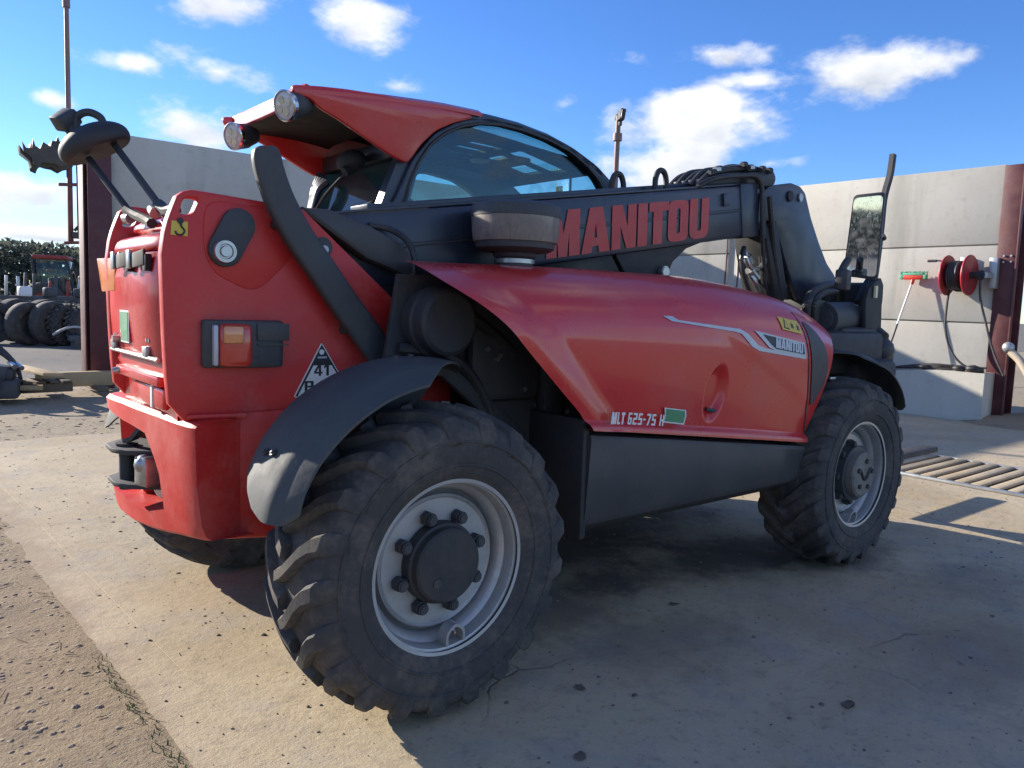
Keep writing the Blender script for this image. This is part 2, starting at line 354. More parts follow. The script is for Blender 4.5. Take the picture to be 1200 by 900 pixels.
def lathe(bm, prof, n=48, axis='y', c=(0, 0, 0), closed=False):
    """prof: (radius, along)"""
    rings = []
    for r, w in prof:
        ring = []
        for i in range(n):
            a = 2*math.pi*i/n; x, z = r*math.cos(a), r*math.sin(a)
            p = (x, w, z) if axis == 'y' else ((w, x, z) if axis == 'x' else (x, z, w))
            ring.append(bm.verts.new(Vector(p)+Vector(c)))
        rings.append(ring)
    k = len(rings)
    for i in range(k if closed else k-1):
        A, B = rings[i], rings[(i+1) % k]
        for j in range(n): bm.faces.new((A[j], A[(j+1) % n], B[(j+1) % n], B[j]))
    if not closed:
        for R_, (r, w) in ((rings[0], prof[0]), (rings[-1], prof[-1])):
            if 0 < r <= .03: bm.faces.new(R_)
    z = [v for R_, (r, w) in zip(rings, prof) if r < 1e-6 for v in R_]
    if z: bmesh.ops.remove_doubles(bm, verts=z, dist=1e-6)
def rnd(pts, r=.02, k=4):
    """round the corners of a closed 2-D outline"""
    out = []; n = len(pts)
    for i in range(n):
        p = Vector(pts[i]).to_2d(); a = Vector(pts[i-1]).to_2d()-p; b = Vector(pts[(i+1) % n]).to_2d()-p
        d = min(r, a.length*.45, b.length*.45); A = p+a.normalized()*d; B = p+b.normalized()*d
        for j in range(k+1):
            t = j/k; out.append(tuple(A*(1-t)**2+p*2*t*(1-t)+B*t*t))
    return out
def flat(outline, holes=(), thick=.0, bev=0.):
    cu = bpy.data.curves.new('outline', 'CURVE'); cu.dimensions = '2D'; cu.fill_mode = 'BOTH'
    for ring in (outline, *holes):
        s = cu.splines.new('POLY'); s.points.add(len(ring)-1); s.use_cyclic_u = True
        for p, q in zip(s.points, ring): p.co = (q[0], q[1], 0, 1)
    cu.extrude = max(0, thick/2-bev); cu.bevel_depth = bev; cu.bevel_resolution = 1
    if bev: cu.offset = -bev
    o = bpy.data.objects.new('outline', cu); me = bpy.data.meshes.new_from_object(o)
    bpy.data.objects.remove(o); bpy.data.curves.remove(cu)
    return me
def orient(me, axis, at):
    """2-D outline coordinates into world: axis y -> (x,z), x -> (y,z), z -> (x,y); 'at' is the middle of the thickness"""
    for v in me.vertices:
        a, b, c = v.co
        v.co = (a, at+c, b) if axis == 'y' else ((at+c, a, b) if axis == 'x' else (a, b, at+c))
    bm = BM(); bm.from_mesh(me); bmesh.ops.remove_doubles(bm, verts=bm.verts, dist=1e-5); bmesh.ops.recalc_face_normals(bm, faces=bm.faces); bm.to_mesh(me); bm.free()
    return me
def plate(name, outline, mat, parent, axis='y', at=0., thick=.02, bev=.003, holes=(), smooth=40, warp=None):
    me = orient(flat(outline, holes, thick, bev), axis, at)
    if warp:
        for v in me.vertices: v.co = warp(v.co)
    return link(name, me, mat, parent, smooth)
def textmesh(body, size, bold=.0, shear=.0, extrude=.0, spacing=1.0):
    cu = bpy.data.curves.new('text', 'FONT'); cu.body = body; cu.size = size; cu.offset = bold; cu.shear = shear; cu.extrude = extrude
    cu.space_character = spacing; cu.resolution_u = 3
    o = bpy.data.objects.new('text', cu); me = bpy.data.meshes.new_from_object(o); bpy.data.objects.remove(o); bpy.data.curves.remove(cu); return me
def fit(me, x0, y0, w, h):
    xs = [v.co.x for v in me.vertices]; ys = [v.co.y for v in me.vertices]; ax, bx, ay, by = min(xs), max(xs), min(ys), max(ys)
    for v in me.vertices: v.co = (x0+(v.co.x-ax)/(bx-ax)*w, y0+(v.co.y-ay)/(by-ay)*h, v.co.z)
    return me
def interp(x, tab):
    if x <= tab[0][0]: return tab[0][1]
    for (a, p), (b, q) in zip(tab, tab[1:]):
        if x <= b: return p+(q-p)*(x-a)/(b-a)
    return tab[-1][1]
def sm(a, b, x):
    t = max(0., min(1., (x-a)/(b-a))); return t*t*(3-2*t)
def copy_tree(o, parent=None):
    c = o.copy(); C.objects.link(c); c.parent = parent
    for ch in list(o.children): copy_tree(ch, c)
    return c

# ================================================================== SETTING
def sheet(name, x0, x1, y0, y1, z, mat, nx=1, ny=1, fn=None):
    bm = BM(); g = [[bm.verts.new((x0+(x1-x0)*i/nx, y0+(y1-y0)*j/ny, z)) for j in range(ny+1)] for i in range(nx+1)]
    if fn:
        for r in g:
            for v in r: v.co.z += fn(v.co.x, v.co.y)
    for i in range(nx):
        for j in range(ny): bm.faces.new((g[i][j], g[i+1][j], g[i+1][j+1], g[i][j+1]))
    return tag(obj(name, bm, mat, None, 60), kind='structure')
from mathutils import noise as NZ
def fb(x, y, s, o=4): return NZ.fractal(Vector((x*s, y*s, .37)), .9, 2.1, o)
sheet('ground', -500, 500, -500, 500, -.10, 'field')
sheet('yard_dirt', -14, 40, -14, 9.2, -.012, 'dirt', 120, 60, lambda x, y: -.04+.028*fb(x, y, .9) if (x < -.72 or y > 4.6 or x > 9.4 or y < -9) else -.05)
sheet('gravel_yard', -30, 30, 8.6, 60, -.07, 'field', 60, 60, lambda x, y: .05*fb(x, y, .5))
# stony verge beside the slab (its surface lies just below the slab edge)
sheet('verge', -7, -.60, -7, 2.9, -.012, 'gravel', 200, 260, lambda x, y: +.004+.010*fb(x, y, 2.3, 6)*sm(-.66, -.95, x)+.0075-.05*sm(2.0, 2.9, y+.3*fb(x, y, 2)))
# concrete apron: two pours with a shallow joint between them
def pour(name, out, z=0.0, th=.10):
    me = flat(out, (), th, 0); orient(me, 'z', z-th/2); o = link(name, me, 'slab', None, None); return tag(o, kind='structure')
def ragged(a, b, n, amp):
    a = Vector(a); b = Vector(b); nrm = Vector((-(b-a).y, (b-a).x)).normalized()
    return [tuple(a+(b-a)*i/n+nrm*amp*NZ.fractal(Vector((i*.37, a.x*3, 1.7)), .8, 2, 4)) for i in range(n)]
edge = ragged((-.76, 2.1), (-.60, -1.2), 110, .007)
pour('concrete_kerb', [(-.90, 4.35)]+edge+[(-.56, -1.8), (-.50, -9), (-.3535, -9), (-.4635, -.9), (-.7155, 4.35)])
pour('concrete_apron', [(-.714, 4.35), (-.462, -.9), (-.352, -9), (9.6, -9), (9.6, 4.45)]+ragged((9.6, 4.45), (-.714, 4.35), 60, .06))

def wall(name, label, frame, panels, loc, rz):
    t = thing(name, label, 'wall', loc, rz)
    return t
# left wall along y = 8, right wall along x = 9; each built of stacked precast panels between steel posts
def hpost(parent, x, y, h, name='steel_post', along='x', fw=.20, dp=.22):
    bm = BM()
    if along == 'x':
        box(bm, (x-dp/2, y, h/2), (.016, fw, h), bev=.003); box(bm, (x+dp/2, y, h/2), (.016, fw, h), bev=.003); box(bm, (x, y, h/2), (dp-.02, .012, h-.004))
    else:
        box(bm, (x, y-dp/2, h/2), (fw, .016, h), bev=.003); box(bm, (x, y+dp/2, h/2), (fw, .016, h), bev=.003); box(bm, (x, y, h/2), (.012, dp-.02, h-.004))
    return obj(name, bm, 'redworn', parent, 30)
wl_ = thing('concrete_wall', 'shaded grey concrete panel wall behind the telehandler, ending in a dark red post on the left', 'wall', (0.95, 8.0, 0))
for k, (z0, z1) in enumerate(((-.08, .90), (.90, 1.985), (1.985, 3.06))):
    for j, (x0, x1) in enumerate(((.10, 3.98), (4.14, 8.02))):
        bm = BM(); box(bm, ((x0+x1)/2, .0+.004*((k+j) % 2), (z0+z1)/2), (x1-x0-.006, .14, z1-z0-.016), bev=.010)
        obj('concrete_panel', bm, 'conc', wl_)
bm = BM(); box(bm, (4.06, .0, 1.49), (7.88, .07, 3.10)); obj('wall_core', bm, 'conc', wl_)
hpost(wl_, -.03, -.02, 3.02, dp=.24, fw=.26); hpost(wl_, 4.06, 0, 3.0)
bm = BM(); box(bm, (.02, -.158, 1.5), (.26, .012, 3.04), bev=.002); obj('post_cover_plate', bm, 'redworn', wl_)
wr = thing('concrete_wall', 'sunlit cream concrete panel wall on the right carrying a red hose reel', 'wall', (9.0, 4.5, 0))
for k, (z0, z1) in enumerate(((-.08, .235), (.235, 1.148), (1.148, 2.065), (2.065, 2.99))):
    for j, (y0, y1) in enumerate(((-3.56, .0), (.16, 3.36))):
        bm = BM(); box(bm, (.07+.004*((k+j) % 2), (y0+y1)/2, (z0+z1)/2), (.14, y1-y0-.006, z1-z0-.016), bev=.010)
        obj('concrete_panel', bm, 'conc', wr)
bm = BM(); box(bm, (.075, -.10, 1.45), (.07, 6.88, 3.02)); obj('wall_core', bm, 'conc', wr)
hpost(wr, .09, .08, 2.96, along='y')
# end post: wide H column standing just past the panels
bm = BM(); box(bm, (-.02, -3.66, 1.48), (.022, .20, 2.97), bev=.003); box(bm, (.30, -3.66, 1.48), (.022, .20, 2.97), bev=.003); box(bm, (.14, -3.66, 1.475), (.30, .014, 2.95))
ep = obj('steel_post', bm, 'redworn', wr)
bm = BM(); box(bm, (-.035, -3.775, 1.45), (.05, .02, 2.98), bev=.003); obj('post_cover_plate', bm, 'redworn', wr)
for dy, dz in ((-.045, 1.93), (.03, 1.93), (-.045, 1.86), (.03, 1.86)):
    bm = BM(); cyl(bm, (-.033, -3.67+dy, dz), (-.048, -3.67+dy, dz), .013, n=6); obj('bolt', bm, 'galv', ep)

# low concrete upstand at the foot of the right wall, with rubbish lying on top
t = thing('low_wall', 'low stained concrete upstand at the foot of the cream wall', 'wall', (8.72, 2.4, 0))
bm = BM(); pts = [(-1.56+i*.18, .47+.10*sm(0, 1.3, (-1.56+i*.18)*-1+.1)) for i in range(18)]
for (a, za), (b, zb) in zip(pts, pts[1:]):
    vs = [bm.verts.new(p) for p in ((-.06, a, -.08), (.26, a, -.08), (.26, a, za), (-.06, a, za), (-.06, b, -.08), (.26, b, -.08), (.26, b, zb), (-.06, b, zb))]
    for f in ((0, 3, 7, 4), (3, 2, 6, 7), (2, 1, 5, 6)): bm.faces.new([vs[i] for i in f])
    if a == pts[0][0]: bm.faces.new([vs[i] for i in (0, 1, 2, 3)])
bmesh.ops.remove_doubles(bm, verts=bm.verts, dist=1e-4); obj('upstand', bm, 'conc', t)
sheet('mud_bank', 7.4, 9.3, -1.4, 2.9, -.02, 'gravel', 40, 60, lambda x, y: .34*sm(1.6, .4, y)*sm(8.1, 9.0, x)*sm(-1.3, -.4, y)*.5+.02*fb(x, y, 2)-.03)
bm = BM()
for k in range(5):
    y0 = .60+k*.12
    tube(bm, [(8.80+.05*math.sin(k*2+j), 3.0-.29*j-.02*k, .50+.008*k+.10*sm(.0, 1.3, 2.4-(3.0-.29*j)+.1)+.016*math.sin(j*1.9+k*1.3)) for j in range(8)], .013, 6, 4)
tag(obj('old_hose', bm, 'hose'), 'black rubber hoses lying along the top of the low upstand', 'hose')
for k, (y, x, s) in enumerate(((.98, 8.74, .10), (1.15, 8.78, .08), (2.05, 8.8, .05), (1.55, 8.75, .06))):
    bm = BM(); bmesh.ops.create_icosphere(bm, subdivisions=2, radius=s)
    for v in bm.verts: v.co += v.co*.5*NZ.noise(v.co*9+Vector((k, 0, 0))); v.co.z *= .5
    tag(obj('rag', bm, 'hose', None, 60, (x, y, .49+.10*sm(.0, 1.3, 2.4-y+.1)+.02)),
        ('crumpled dark rag at the right end of the upstand', 'black lump of rubber beside the hoses near the right end of the upstand', 'small dark clod on the upstand left of the broom', 'small black scrap in the middle of the upstand')[k], 'rag')
# dark open bay beyond the right wall
t = thing('steel_shed', 'dark steel shed in the shade beyond the red end post on the far right', 'shed', (14.5, -2.5, 0))
bm = BM(); box(bm, (0, 0, 1.35), (.12, 6.2, 2.7)); obj('wall', bm, 'machblue', t)
for j in range(16):
    bm = BM(); box(bm, (-.085, -3.0+j*.4, 1.35), (.05, .06, 2.68), bev=.006); obj('cladding_rib', bm, 'machblue', t)
bm = BM(); box(bm, (.1, 0, 2.76), (.7, 6.4, .10), bev=.02); obj('roof', bm, 'redworn', t)

# hose reel --------------------------------------------------------
t = thing('hose_reel', 'red twin-disc hose reel with black hose mounted on the cream wall', 'hose reel', (8.99, 1.27, 1.70))
for y, nm in ((.11, 'reel_disc'), (-.13, 'reel_disc')):
    bm = BM(); lathe(bm, [(.0, -.008), (.06, -.014), (.075, -.006), (.21, -.006), (.232, -.014), (.240, 0), (.232, .014), (.21, .006), (0, .008)], 40, 'y', (-.22, y, 0)); obj(nm, bm, 'redreel', t)
bm = BM(); cyl(bm, (-.22, .10, 0), (-.22, -.12, 0), .06); obj('reel_drum', bm, 'redreel', t)
bm = BM()
for k in range(6):
    lathe(bm, [(.125+.018*math.cos(a), -.045+.024*k+.018*math.sin(a)) for a in [i*math.pi/4 for i in range(8)]], 28, 'y', (-.22, 0, 0), closed=True)
for k in range(5):
    lathe(bm, [(.155+.018*math.cos(a), -.033+.024*k+.018*math.sin(a)) for a in [i*math.pi/4 for i in range(8)]], 28, 'y', (-.22, 0, 0), closed=True)
obj('coiled_hose', bm, 'hose', t)
bm = BM(); cyl(bm, (-.22, -.13, 0), (-.22, -.30, 0), .038, bev=.006); cyl(bm, (-.22, -.22, 0), (-.22, -.27, 0), .06, n=8); obj('swivel', bm, 'dark', t)
bm = BM(); box(bm, (-.05, -.33, .03), (.10, .09, .36), bev=.01); box(bm, (-.13, -.31, 0), (.22, .04, .06)); obj('wall_bracket', bm, 'galv', t)
bm = BM(); box(bm, (-.03, .0, .02), (.05, .10, .42), bev=.01); box(bm, (-.14, .01, -.02), (.24, .03, .05)); obj('wall_bracket', bm, 'galv', t)
bm = BM(); tube(bm, [(-.22, .12, 0), (-.22, .17, .12), (-.22, .19, .17), (-.22, .30, .175)], .010, 8, 5); cyl(bm, (-.22, .25, .175), (-.22, .35, .175), .016); obj('crank', bm, 'dark', t)
bm = BM(); tube(bm, [(-.22, .06, -.13), (-.21, .09, -.30), (-.2, .09, -.62), (-.2, .02, -.86), (-.22, -.12, -1.03), (-.24, -.32, -1.12)], .013, 8, 8); obj('hanging_hose', bm, 'hose', t)
bm = BM(); tube(bm, [(-.22, .06, -.15), (-.2, -.01, -.18), (-.22, -.08, -.14)], .014, 8, 8); obj('hose_loop', bm, 'hose', t)
bm = BM(); tube(bm, [(-.22, -.25, -.02), (-.23, -.27, -.25), (-.2, -.33, -.5), (-.22, -.45, -.85), (-.26, -.60, -1.14)], .013, 8, 8); obj('feed_hose', bm, 'hose', t)

# broom leaning upside down against the wall ------------------------
t = thing('broom', 'red and green headed broom leaning upside down against the cream wall', 'broom', (8.66, 2.02, .52))
bm = BM(); cyl(bm, (0, 0, 0), (.115, -.095, .58), .013, n=10); obj('handle_grip', bm, 'blackm', t)
bm = BM(); cyl(bm, (.115, -.095, .58), (.235, -.185, 1.12), .012, n=10); obj('handle', bm, 'white', t)
bm = BM(); box(bm, (.238, -.19, 1.165), (.06, .24, .055), (0, rad(-8), 0), .012); cyl(bm, (.228, -.178, 1.08), (.238, -.19, 1.15), .022); obj('head', bm, 'broomred', t)
bm = BM(); box(bm, (.24, -.19, 1.205), (.055, .25, .03), bev=.006)
box(bm, (.238, -.05, 1.17), (.05, .05, .06), bev=.012); box(bm, (.238, -.33, 1.17), (.05, .05, .06), bev=.012)
for k in range(70): 
    yy = -.355+.33*random.random(); xx = .24+random.uniform(-.025, .025); cyl(bm, (xx, yy, 1.20), (xx+random.uniform(-.008, .008), yy+random.uniform(-.02, .02), 1.232+random.random()*.012), .0035, n=4)
obj('bristles', bm, 'broomgreen', t)

# beige pipe leaning by the end post
t = thing('bent_pipe', 'beige bent pipe with a round knob leaning beside the red end post', 'pipe', (8.85, .60, .30))
bm = BM(); tube(bm, [(-.12, -.42, -.28), (-.08, -.28, .06), (-.03, -.08, .40), (0, .06, .53)], .045, 12, 8); obj('pipe', bm, 'beige', t)
bm = BM(); sphere(bm, (0, .09, .58), .065, n=16); obj('knob', bm, 'galv', t)

# drain grid set in the concrete -------------------------------------
t = thing('drain_grid', 'timber slat drain grid set into the sunlit concrete by the front wheel', 'drain', (5.25, -.25, 0))
bm = BM(); box(bm, (0, -.10, .004), (1.06, 1.1, .006)); obj('gap_shade_sheet', bm, 'gapshade', t, None)  # dark sheet on the slab; its colour stands in for shade between slats
N = 10
for k in range(N):
    yy = -.62+k*.115
    bm = BM(); box(bm, (0, yy, .014), (1.00, .066, .022), (0, 0, rad(random.uniform(-.5, .5))), .003); obj('slat', bm, 'wood' if False else 'slab', t)
for s in (-1, 1):
    bm = BM(); box(bm, (s*.525, -.10, .012), (.045, 1.14, .020), bev=.004); obj('frame_bar', bm, 'galv', t)

# floodlight pole seen over the boom ----------------------------------
def pole(name, label, base, h, r, mat, lamp):
    t = thing(name, label, 'lamp post', base)
    bm = BM(); cyl(bm, (0, 0, -.1), (0, 0, h), r, r*.82, 14); cyl(bm, (0, 0, h*.90), (0, 0, h*.93), r*1.5, n=12); obj('pole', bm, mat, t)
    if lamp:
        bm = BM(); box(bm, (-.02, -.10, h+.0), (.13, .30, .26), (0, rad(8), rad(-30)), .02); obj('floodlight', bm, 'dark', t)
        bm = BM(); box(bm, (-.085, -.135, h+.0), (.012, .23, .19), (0, rad(8), rad(-30)), .004); obj('lamp_face', bm, 'lampface', t)
        bm = BM(); box(bm, (0, .03, h-.02), (.09, .10, .14), bev=.01); box(bm, (-.02, -.08, h-.19), (.07, .07, .09), bev=.01); obj('bracket', bm, 'dark', t)
    return t
pole('floodlight_pole', 'slim brown pole with a square floodlight rising beyond the boom', (12.6, 10.5, 0), 5.68, .072, 'polerust', True)

# ------------------------------------------------------------------ raised loader mast with grab, beyond the left post
t = thing('loader_mast', 'dark red loader mast with toothed grab and tall tube, raised beyond the wall', 'loader mast', (1.42, 12.0, 0))
for dx, w in ((-.02, .075), (.20, .06)):
    bm = BM(); box(bm, (dx, 0, 2.62), (w, .08, 1.36), bev=.006); obj('mast_rail', bm, 'redworn', t)
for z, l in ((2.86, .46), (1.93, .34)):
    bm = BM(); box(bm, (.04, -.06, z), (l, .05, .05), (0, rad(-6), 0), .005); obj('cross_bar', bm, 'redworn', t)
bm = BM(); box(bm, (.12, -.04, 2.05), (.26, .16, .10), bev=.01); tube(bm, [(.02, -.1, 2.12), (.1, -.14, 2.2), (.24, -.1, 2.15)], .025); obj('ram_base', bm, 'dark', t)
bm = BM(); cyl(bm, (.1, 0, 2.1), (.1, 0, 3.2), .022); obj('ram', bm, 'dark', t)
bm = BM(); box(bm, (.9, .1, 2.5), (1.5, .16, .22), bev=.02); cyl(bm, (1.6, .1, -.1), (1.6, .1, 2.6), .12, n=16); obj('carrier', bm, 'redworn', t)
bm = BM(); cyl(bm, (-.015, 0, 3.25), (-.012, 0, 5.78), .042, .034, 14); cyl(bm, (-.012, 0, 5.62), (-.012, 0, 5.80), .055, n=12); obj('mast_tube', bm, 'polerust', t)
bm = BM(); sweep(bm, spline([(.10, 0, 3.50), (-.08, 0, 3.52), (-.22, 0, 3.40), (-.28, 0, 3.28)], 6), [(-.03, -.05), (.03, -.05), (.03, .05), (-.03, .05)], (0, 1, 0)); obj('lift_arm', bm, 'redworn', t)
gr = [(.02, 3.14), (-.06, 3.36), (-.16, 3.42), (-.20, 3.54), (-.23, 3.44), (-.29, 3.47), (-.31, 3.36), (-.42, 3.40), (-.46, 3.32), (-.53, 3.34), (-.56, 3.43), (-.58, 3.32), (-.66, 3.29), (-.72, 3.37), (-.70, 3.26), (-.58, 3.15), (-.56, 3.05), (-.48, 3.03), (-.44, 3.10), (-.34, 3.08), (-.26, 3.12), (-.16, 3.06), (-.06, 3.09)]
plate('grab', gr, 'dark', t, 'y', 0, .22, .012)
plate('grab_tine', [(x*.94-.02, z+.03+.02*math.sin(i*2.1)) for i, (x, z) in enumerate(gr)], 'dark', t, 'y', -.20, .05, .008)
plate('grab_tine', [(x*.97, z-.01+.03*math.cos(i*1.7)) for i, (x, z) in enumerate(gr)], 'dark', t, 'y', .20, .05, .008)

# ------------------------------------------------------------------ machinery parked in the far yard
GRP = 'tyres and packer wheels stood on edge in the far yard'
def big_tyre(loc, rz, r, label, lugs=True, w=.15):
    t = thing('standing_tyre' if lugs else 'packer_wheel', label, 'tyre' if lugs else 'wheel', loc, rz, GRP)
    bm = BM(); k = w/.155
    lathe(bm, [(r*.56, -.13*k), (r*.72, -.165*k), (r*.93, -.155*k), (r*.985, -.12*k), (r, 0), (r*.985, .12*k), (r*.93, .155*k), (r*.72, .165*k), (r*.56, .13*k)], 40, 'y', (0, 0, r), True)
    if lugs:
        for q in range(24):
            for s in (-1, 1):
                a = 2*math.pi*(q+.5*(s > 0))/24
                box(bm, (math.cos(a)*r, s*.075*k, r+math.sin(a)*r), (.05, .15*k, .055), Matrix.Rotation(-a, 4, 'Y') @ Matrix.Rotation(s*.5, 4, 'X'), 0)
    obj('tyre', bm, 'rubber', t)
    bm = BM(); lathe(bm, [(r*.90, -.155*k), (r*.86, -.10*k), (r*.5, -.06*k), (r*.2, -.05*k), (.02, -.05*k), (.02, .0), (r*.46, .02), (r*.9, .14*k)] if not lugs else [(r*.57, -.14*k), (r*.5, -.10*k), (r*.46, -.02), (r*.2, -.03), (.02, -.03), (.02, .0), (r*.46, .02), (r*.5, .1), (r*.57, .14*k)], 32, 'y', (0, 0, r)); obj('rim', bm, 'machblue', t)
    bm = BM(); cyl(bm, (0, -.16*k, r), (0, .16*k, r), r*.14, n=14, bev=.01); obj('hub', bm, 'dark', t)
    return t
for k, (x, y, r, rz) in enumerate(((.92, 18.2, .47, 30), (1.42, 18.6, .50, 30), (1.50, 17.4, .47, 30), (1.98, 18.4, .50, 26), (1.93, 17.2, .49, 30))):
    big_tyre((x, y, -.08), rad(rz), r, ('dark packer wheel cut off by the left edge of the picture', 'tall dark packer wheel with a pale tread, behind another at the far left', 'dark packer wheel with a pale tread, in front at the far left', 'dark packer wheel mostly hidden behind the pale-edged wheel left of the treaded tyres', 'pale-edged packer wheel just left of the treaded tyres')[k], False)
for k, (x, y, r, rz) in enumerate(((2.22, 17.1, .46, 34), (2.54, 16.9, .46, 34))):
    big_tyre((x, y, -.08), rad(rz), r, ('treaded tyre stood on edge right of the packer wheels', 'treaded tyre nearest the red wall post in the far yard')[k])
t = thing('implement_frame', 'low dark steel implement frame lying before the treaded tyres', 'implement', (2.35, 16.0, -.08))
bm = BM(); box(bm, (.35, 0, .22), (1.3, .5, .12), bev=.02); box(bm, (-.2, -.1, .12), (.1, .5, .22)); box(bm, (.9, -.1, .12), (.1, .5, .22)); obj('frame', bm, 'machblue', t)
bm = BM(); tube(bm, [(-.6, 0, .3), (-.3, -.1, .46), (.1, 0, .42), (.4, -.1, .3), (.8, 0, .45)], .03); obj('hydraulic_hose', bm, 'galv', t)
bm = BM(); cyl(bm, (.18, -.75, .12), (.18, -.45, .12), .17, n=24, bev=.02); obj('roller', bm, 'machblue', t)

tr = thing('tractor', 'red tractor with a blue-tinted cab parked behind the packer wheels', 'tractor', (5.15, 32, -.08), rad(-20))
bm = BM(); box(bm, (.95, 0, 1.35), (1.7, .85, .95), bev=.12, seg=3); box(bm, (.2, 0, .85), (2.4, .5, .4), bev=.04); obj('bonnet', bm, 'machred', tr)
for sx, sy in ((-1.3, -.6), (-1.3, .6), (-.0, -.6), (-.0, .6)):
    bm = BM(); sweep(bm, spline([(sx, sy, 1.0), (sx*.98-.05, sy*.98, 1.6), (sx*.88-.25, sy*.86, 2.4)], 5), csec(.05, 6)); obj('cab_pillar', bm, 'dark', tr)
bm = BM(); box(bm, (-.8, 0, 2.46), (1.2, 1.12, .14), bev=.05, seg=3); obj('cab_roof', bm, 'machred', tr)
bm = BM(); box(bm, (-.72, 0, 1.75), (1.1, 1.08, 1.2), bev=.06); obj('cab_glass', bm, 'glass', tr)
bm = BM(); box(bm, (-.7, 0, 1.35), (.5, .5, .7), bev=.1); obj('seat', bm, 'dark', tr)
for s in (-1, 1):
    for x, r in ((-1.0, .75), (1.1, .5)):
        bm = BM(); lathe(bm, [(r*.5, -.2), (r*.9, -.22), (r, -.1), (r, .1), (r*.9, .22), (r*.5, .2)], 36, 'y', (x, s*.85, r), True)
        w = obj('wheel', bm, 'rubber', tr); bm = BM(); lathe(bm, [(.02, -.05), (r*.5, -.1), (r*.52, .15), (r*.48, .1), (.02, .0)], 24, 'y', (x, s*.85, r)); obj('rim', bm, 'machred', w)
bm = BM(); cyl(bm, (.5, -.2, 1.6), (.5, -.2, 2.5), .04); obj('exhaust', bm, 'galv', tr)

# a row of further implements in front of the wood
for k, (x, y) in enumerate(((.9, 25.0), (1.8, 26.4), (2.9, 27.4))):
    t = thing('parked_implement', ('low dark cultivator at the far left before the wood', 'dark cultivator with upright posts before the wood', 'dark cultivator behind the red tractor')[k], 'implement', (x+1.2, y, -.08), rad(10+k*14))
    bm = BM()
    for j in range(5): box(bm, (-.7+j*.35, .1*(j % 2), .75), (.09, 1.0, .09), (rad(6*j-8), 0, rad(7*j)), .01)
    box(bm, (0, 0, .95), (1.7, .12, .14), bev=.02); box(bm, (0, .5, .8), (1.7, .1, .12), bev=.02); obj('frame', bm, 'machblue', t)
    bm = BM()
    for j in range(6): tube(bm, [(-.75+j*.3, -.4, .85), (-.75+j*.3, -.62, .6), (-.72+j*.3, -.5, .2), (-.7+j*.3, -.7, .02)], .03, 6, 4)
    obj('tines', bm, 'dark', t)
    for j in range(3):
        bm = BM(); box(bm, (-.6+j*.5, 0, 1.2+.1*((j+k) % 3)), (.07, .07, .62), (rad(5*j), 0, 0), .008); obj('post', bm, ('machred', 'galv', 'machblue')[(j+k) % 3], t)
    bm = BM(); box(bm, (.35, -.1, 1.15), (.34, .3, .3), bev=.05); obj('seed_box', bm, ('white', 'machblue', 'machblue')[k], t)

# planks and attachment by the left post -------------------------
t = thing('timber_beam', 'long brown timber beam on the ground beside the red wall post', 'timber', (.55, 7.60, 0), rad(4))
bm = BM(); box(bm, (.08, .0, .13), (.80, .12, .17), bev=.012); obj('beam', bm, 'wood', t)
bm = BM(); box(bm, (.30, -.05, .03), (.12, .5, .05), bev=.008); obj('bearer', bm, 'oldwood', t)
t = thing('board', 'pale sawn board lying across the black attachment and the timber', 'board', (.20, 7.55, .25), rad(96))
bm = BM(); box(bm, (0, 0, .0), (1.55, .20, .035), (rad(4), rad(1), 0), .006); obj('plank', bm, 'wood', t)
tag(obj('plank_offcut', (lambda b: (box(b, (0, 0, 0), (.34, .10, .05), (0, 0, rad(-10)), .006), b)[1])(BM()), 'wood', None, 30, (.06, 7.12, .10)), 'short pale timber offcut under the board', 'timber')
t = thing('pallet', 'dark weathered pallet below the pale board', 'pallet', (.28, 7.42, 0), rad(6))
for j in range(3):
    bm = BM(); box(bm, (0, -.14+j*.14, .075), (.50, .07, .10), bev=.008); obj('block', bm, 'oldwood', t)
for j in range(4):
    bm = BM(); box(bm, (-.2+j*.13, 0, .14), (.09, .40, .025), bev=.004); obj('slat', bm, 'oldwood', t)
t = thing('hydraulic_attachment', 'black hydraulic attachment with looping hoses at the left edge', 'attachment', (-.36, 7.25, 0), rad(-12))
bm = BM(); box(bm, (0, 0, .10), (.80, .6, .18), bev=.03); box(bm, (.1, .1, .26), (.5, .4, .18), (0, rad(9), 0), .04); cyl(bm, (-.4, -.3, .22), (.25, -.3, .18), .07); obj('body', bm, 'blackm', t)
bm = BM(); box(bm, (.10, -.12, .28), (.36, .02, .13), (0, rad(9), 0), .006); obj('side_plate', bm, 'machblue', t)
bm = BM()
for k in range(3): tube(bm, [(-.35, .1+.06*k, .3), (-.15, .1+.06*k, .50+.03*k), (.12, .05+.06*k, .52+.03*k), (.34, .02+.05*k, .36), (.40, 0, .2)], .020, 8, 8)
obj('hydraulic_hose', bm, 'hose', t)
bm = BM(); cyl(bm, (.30, .0, .36), (.36, -.1, .33), .03); cyl(bm, (.36, .05, .35), (.42, -.05, .31), .026); obj('coupling', bm, 'chrome', t)

# ================================================================== TELEHANDLER
TH = thing('telehandler', 'red telehandler with a black boom parked on the concrete yard', 'telehandler', (0, 0, 0))  # many part coordinates below come from image pixels, back-projected onto assumed planes

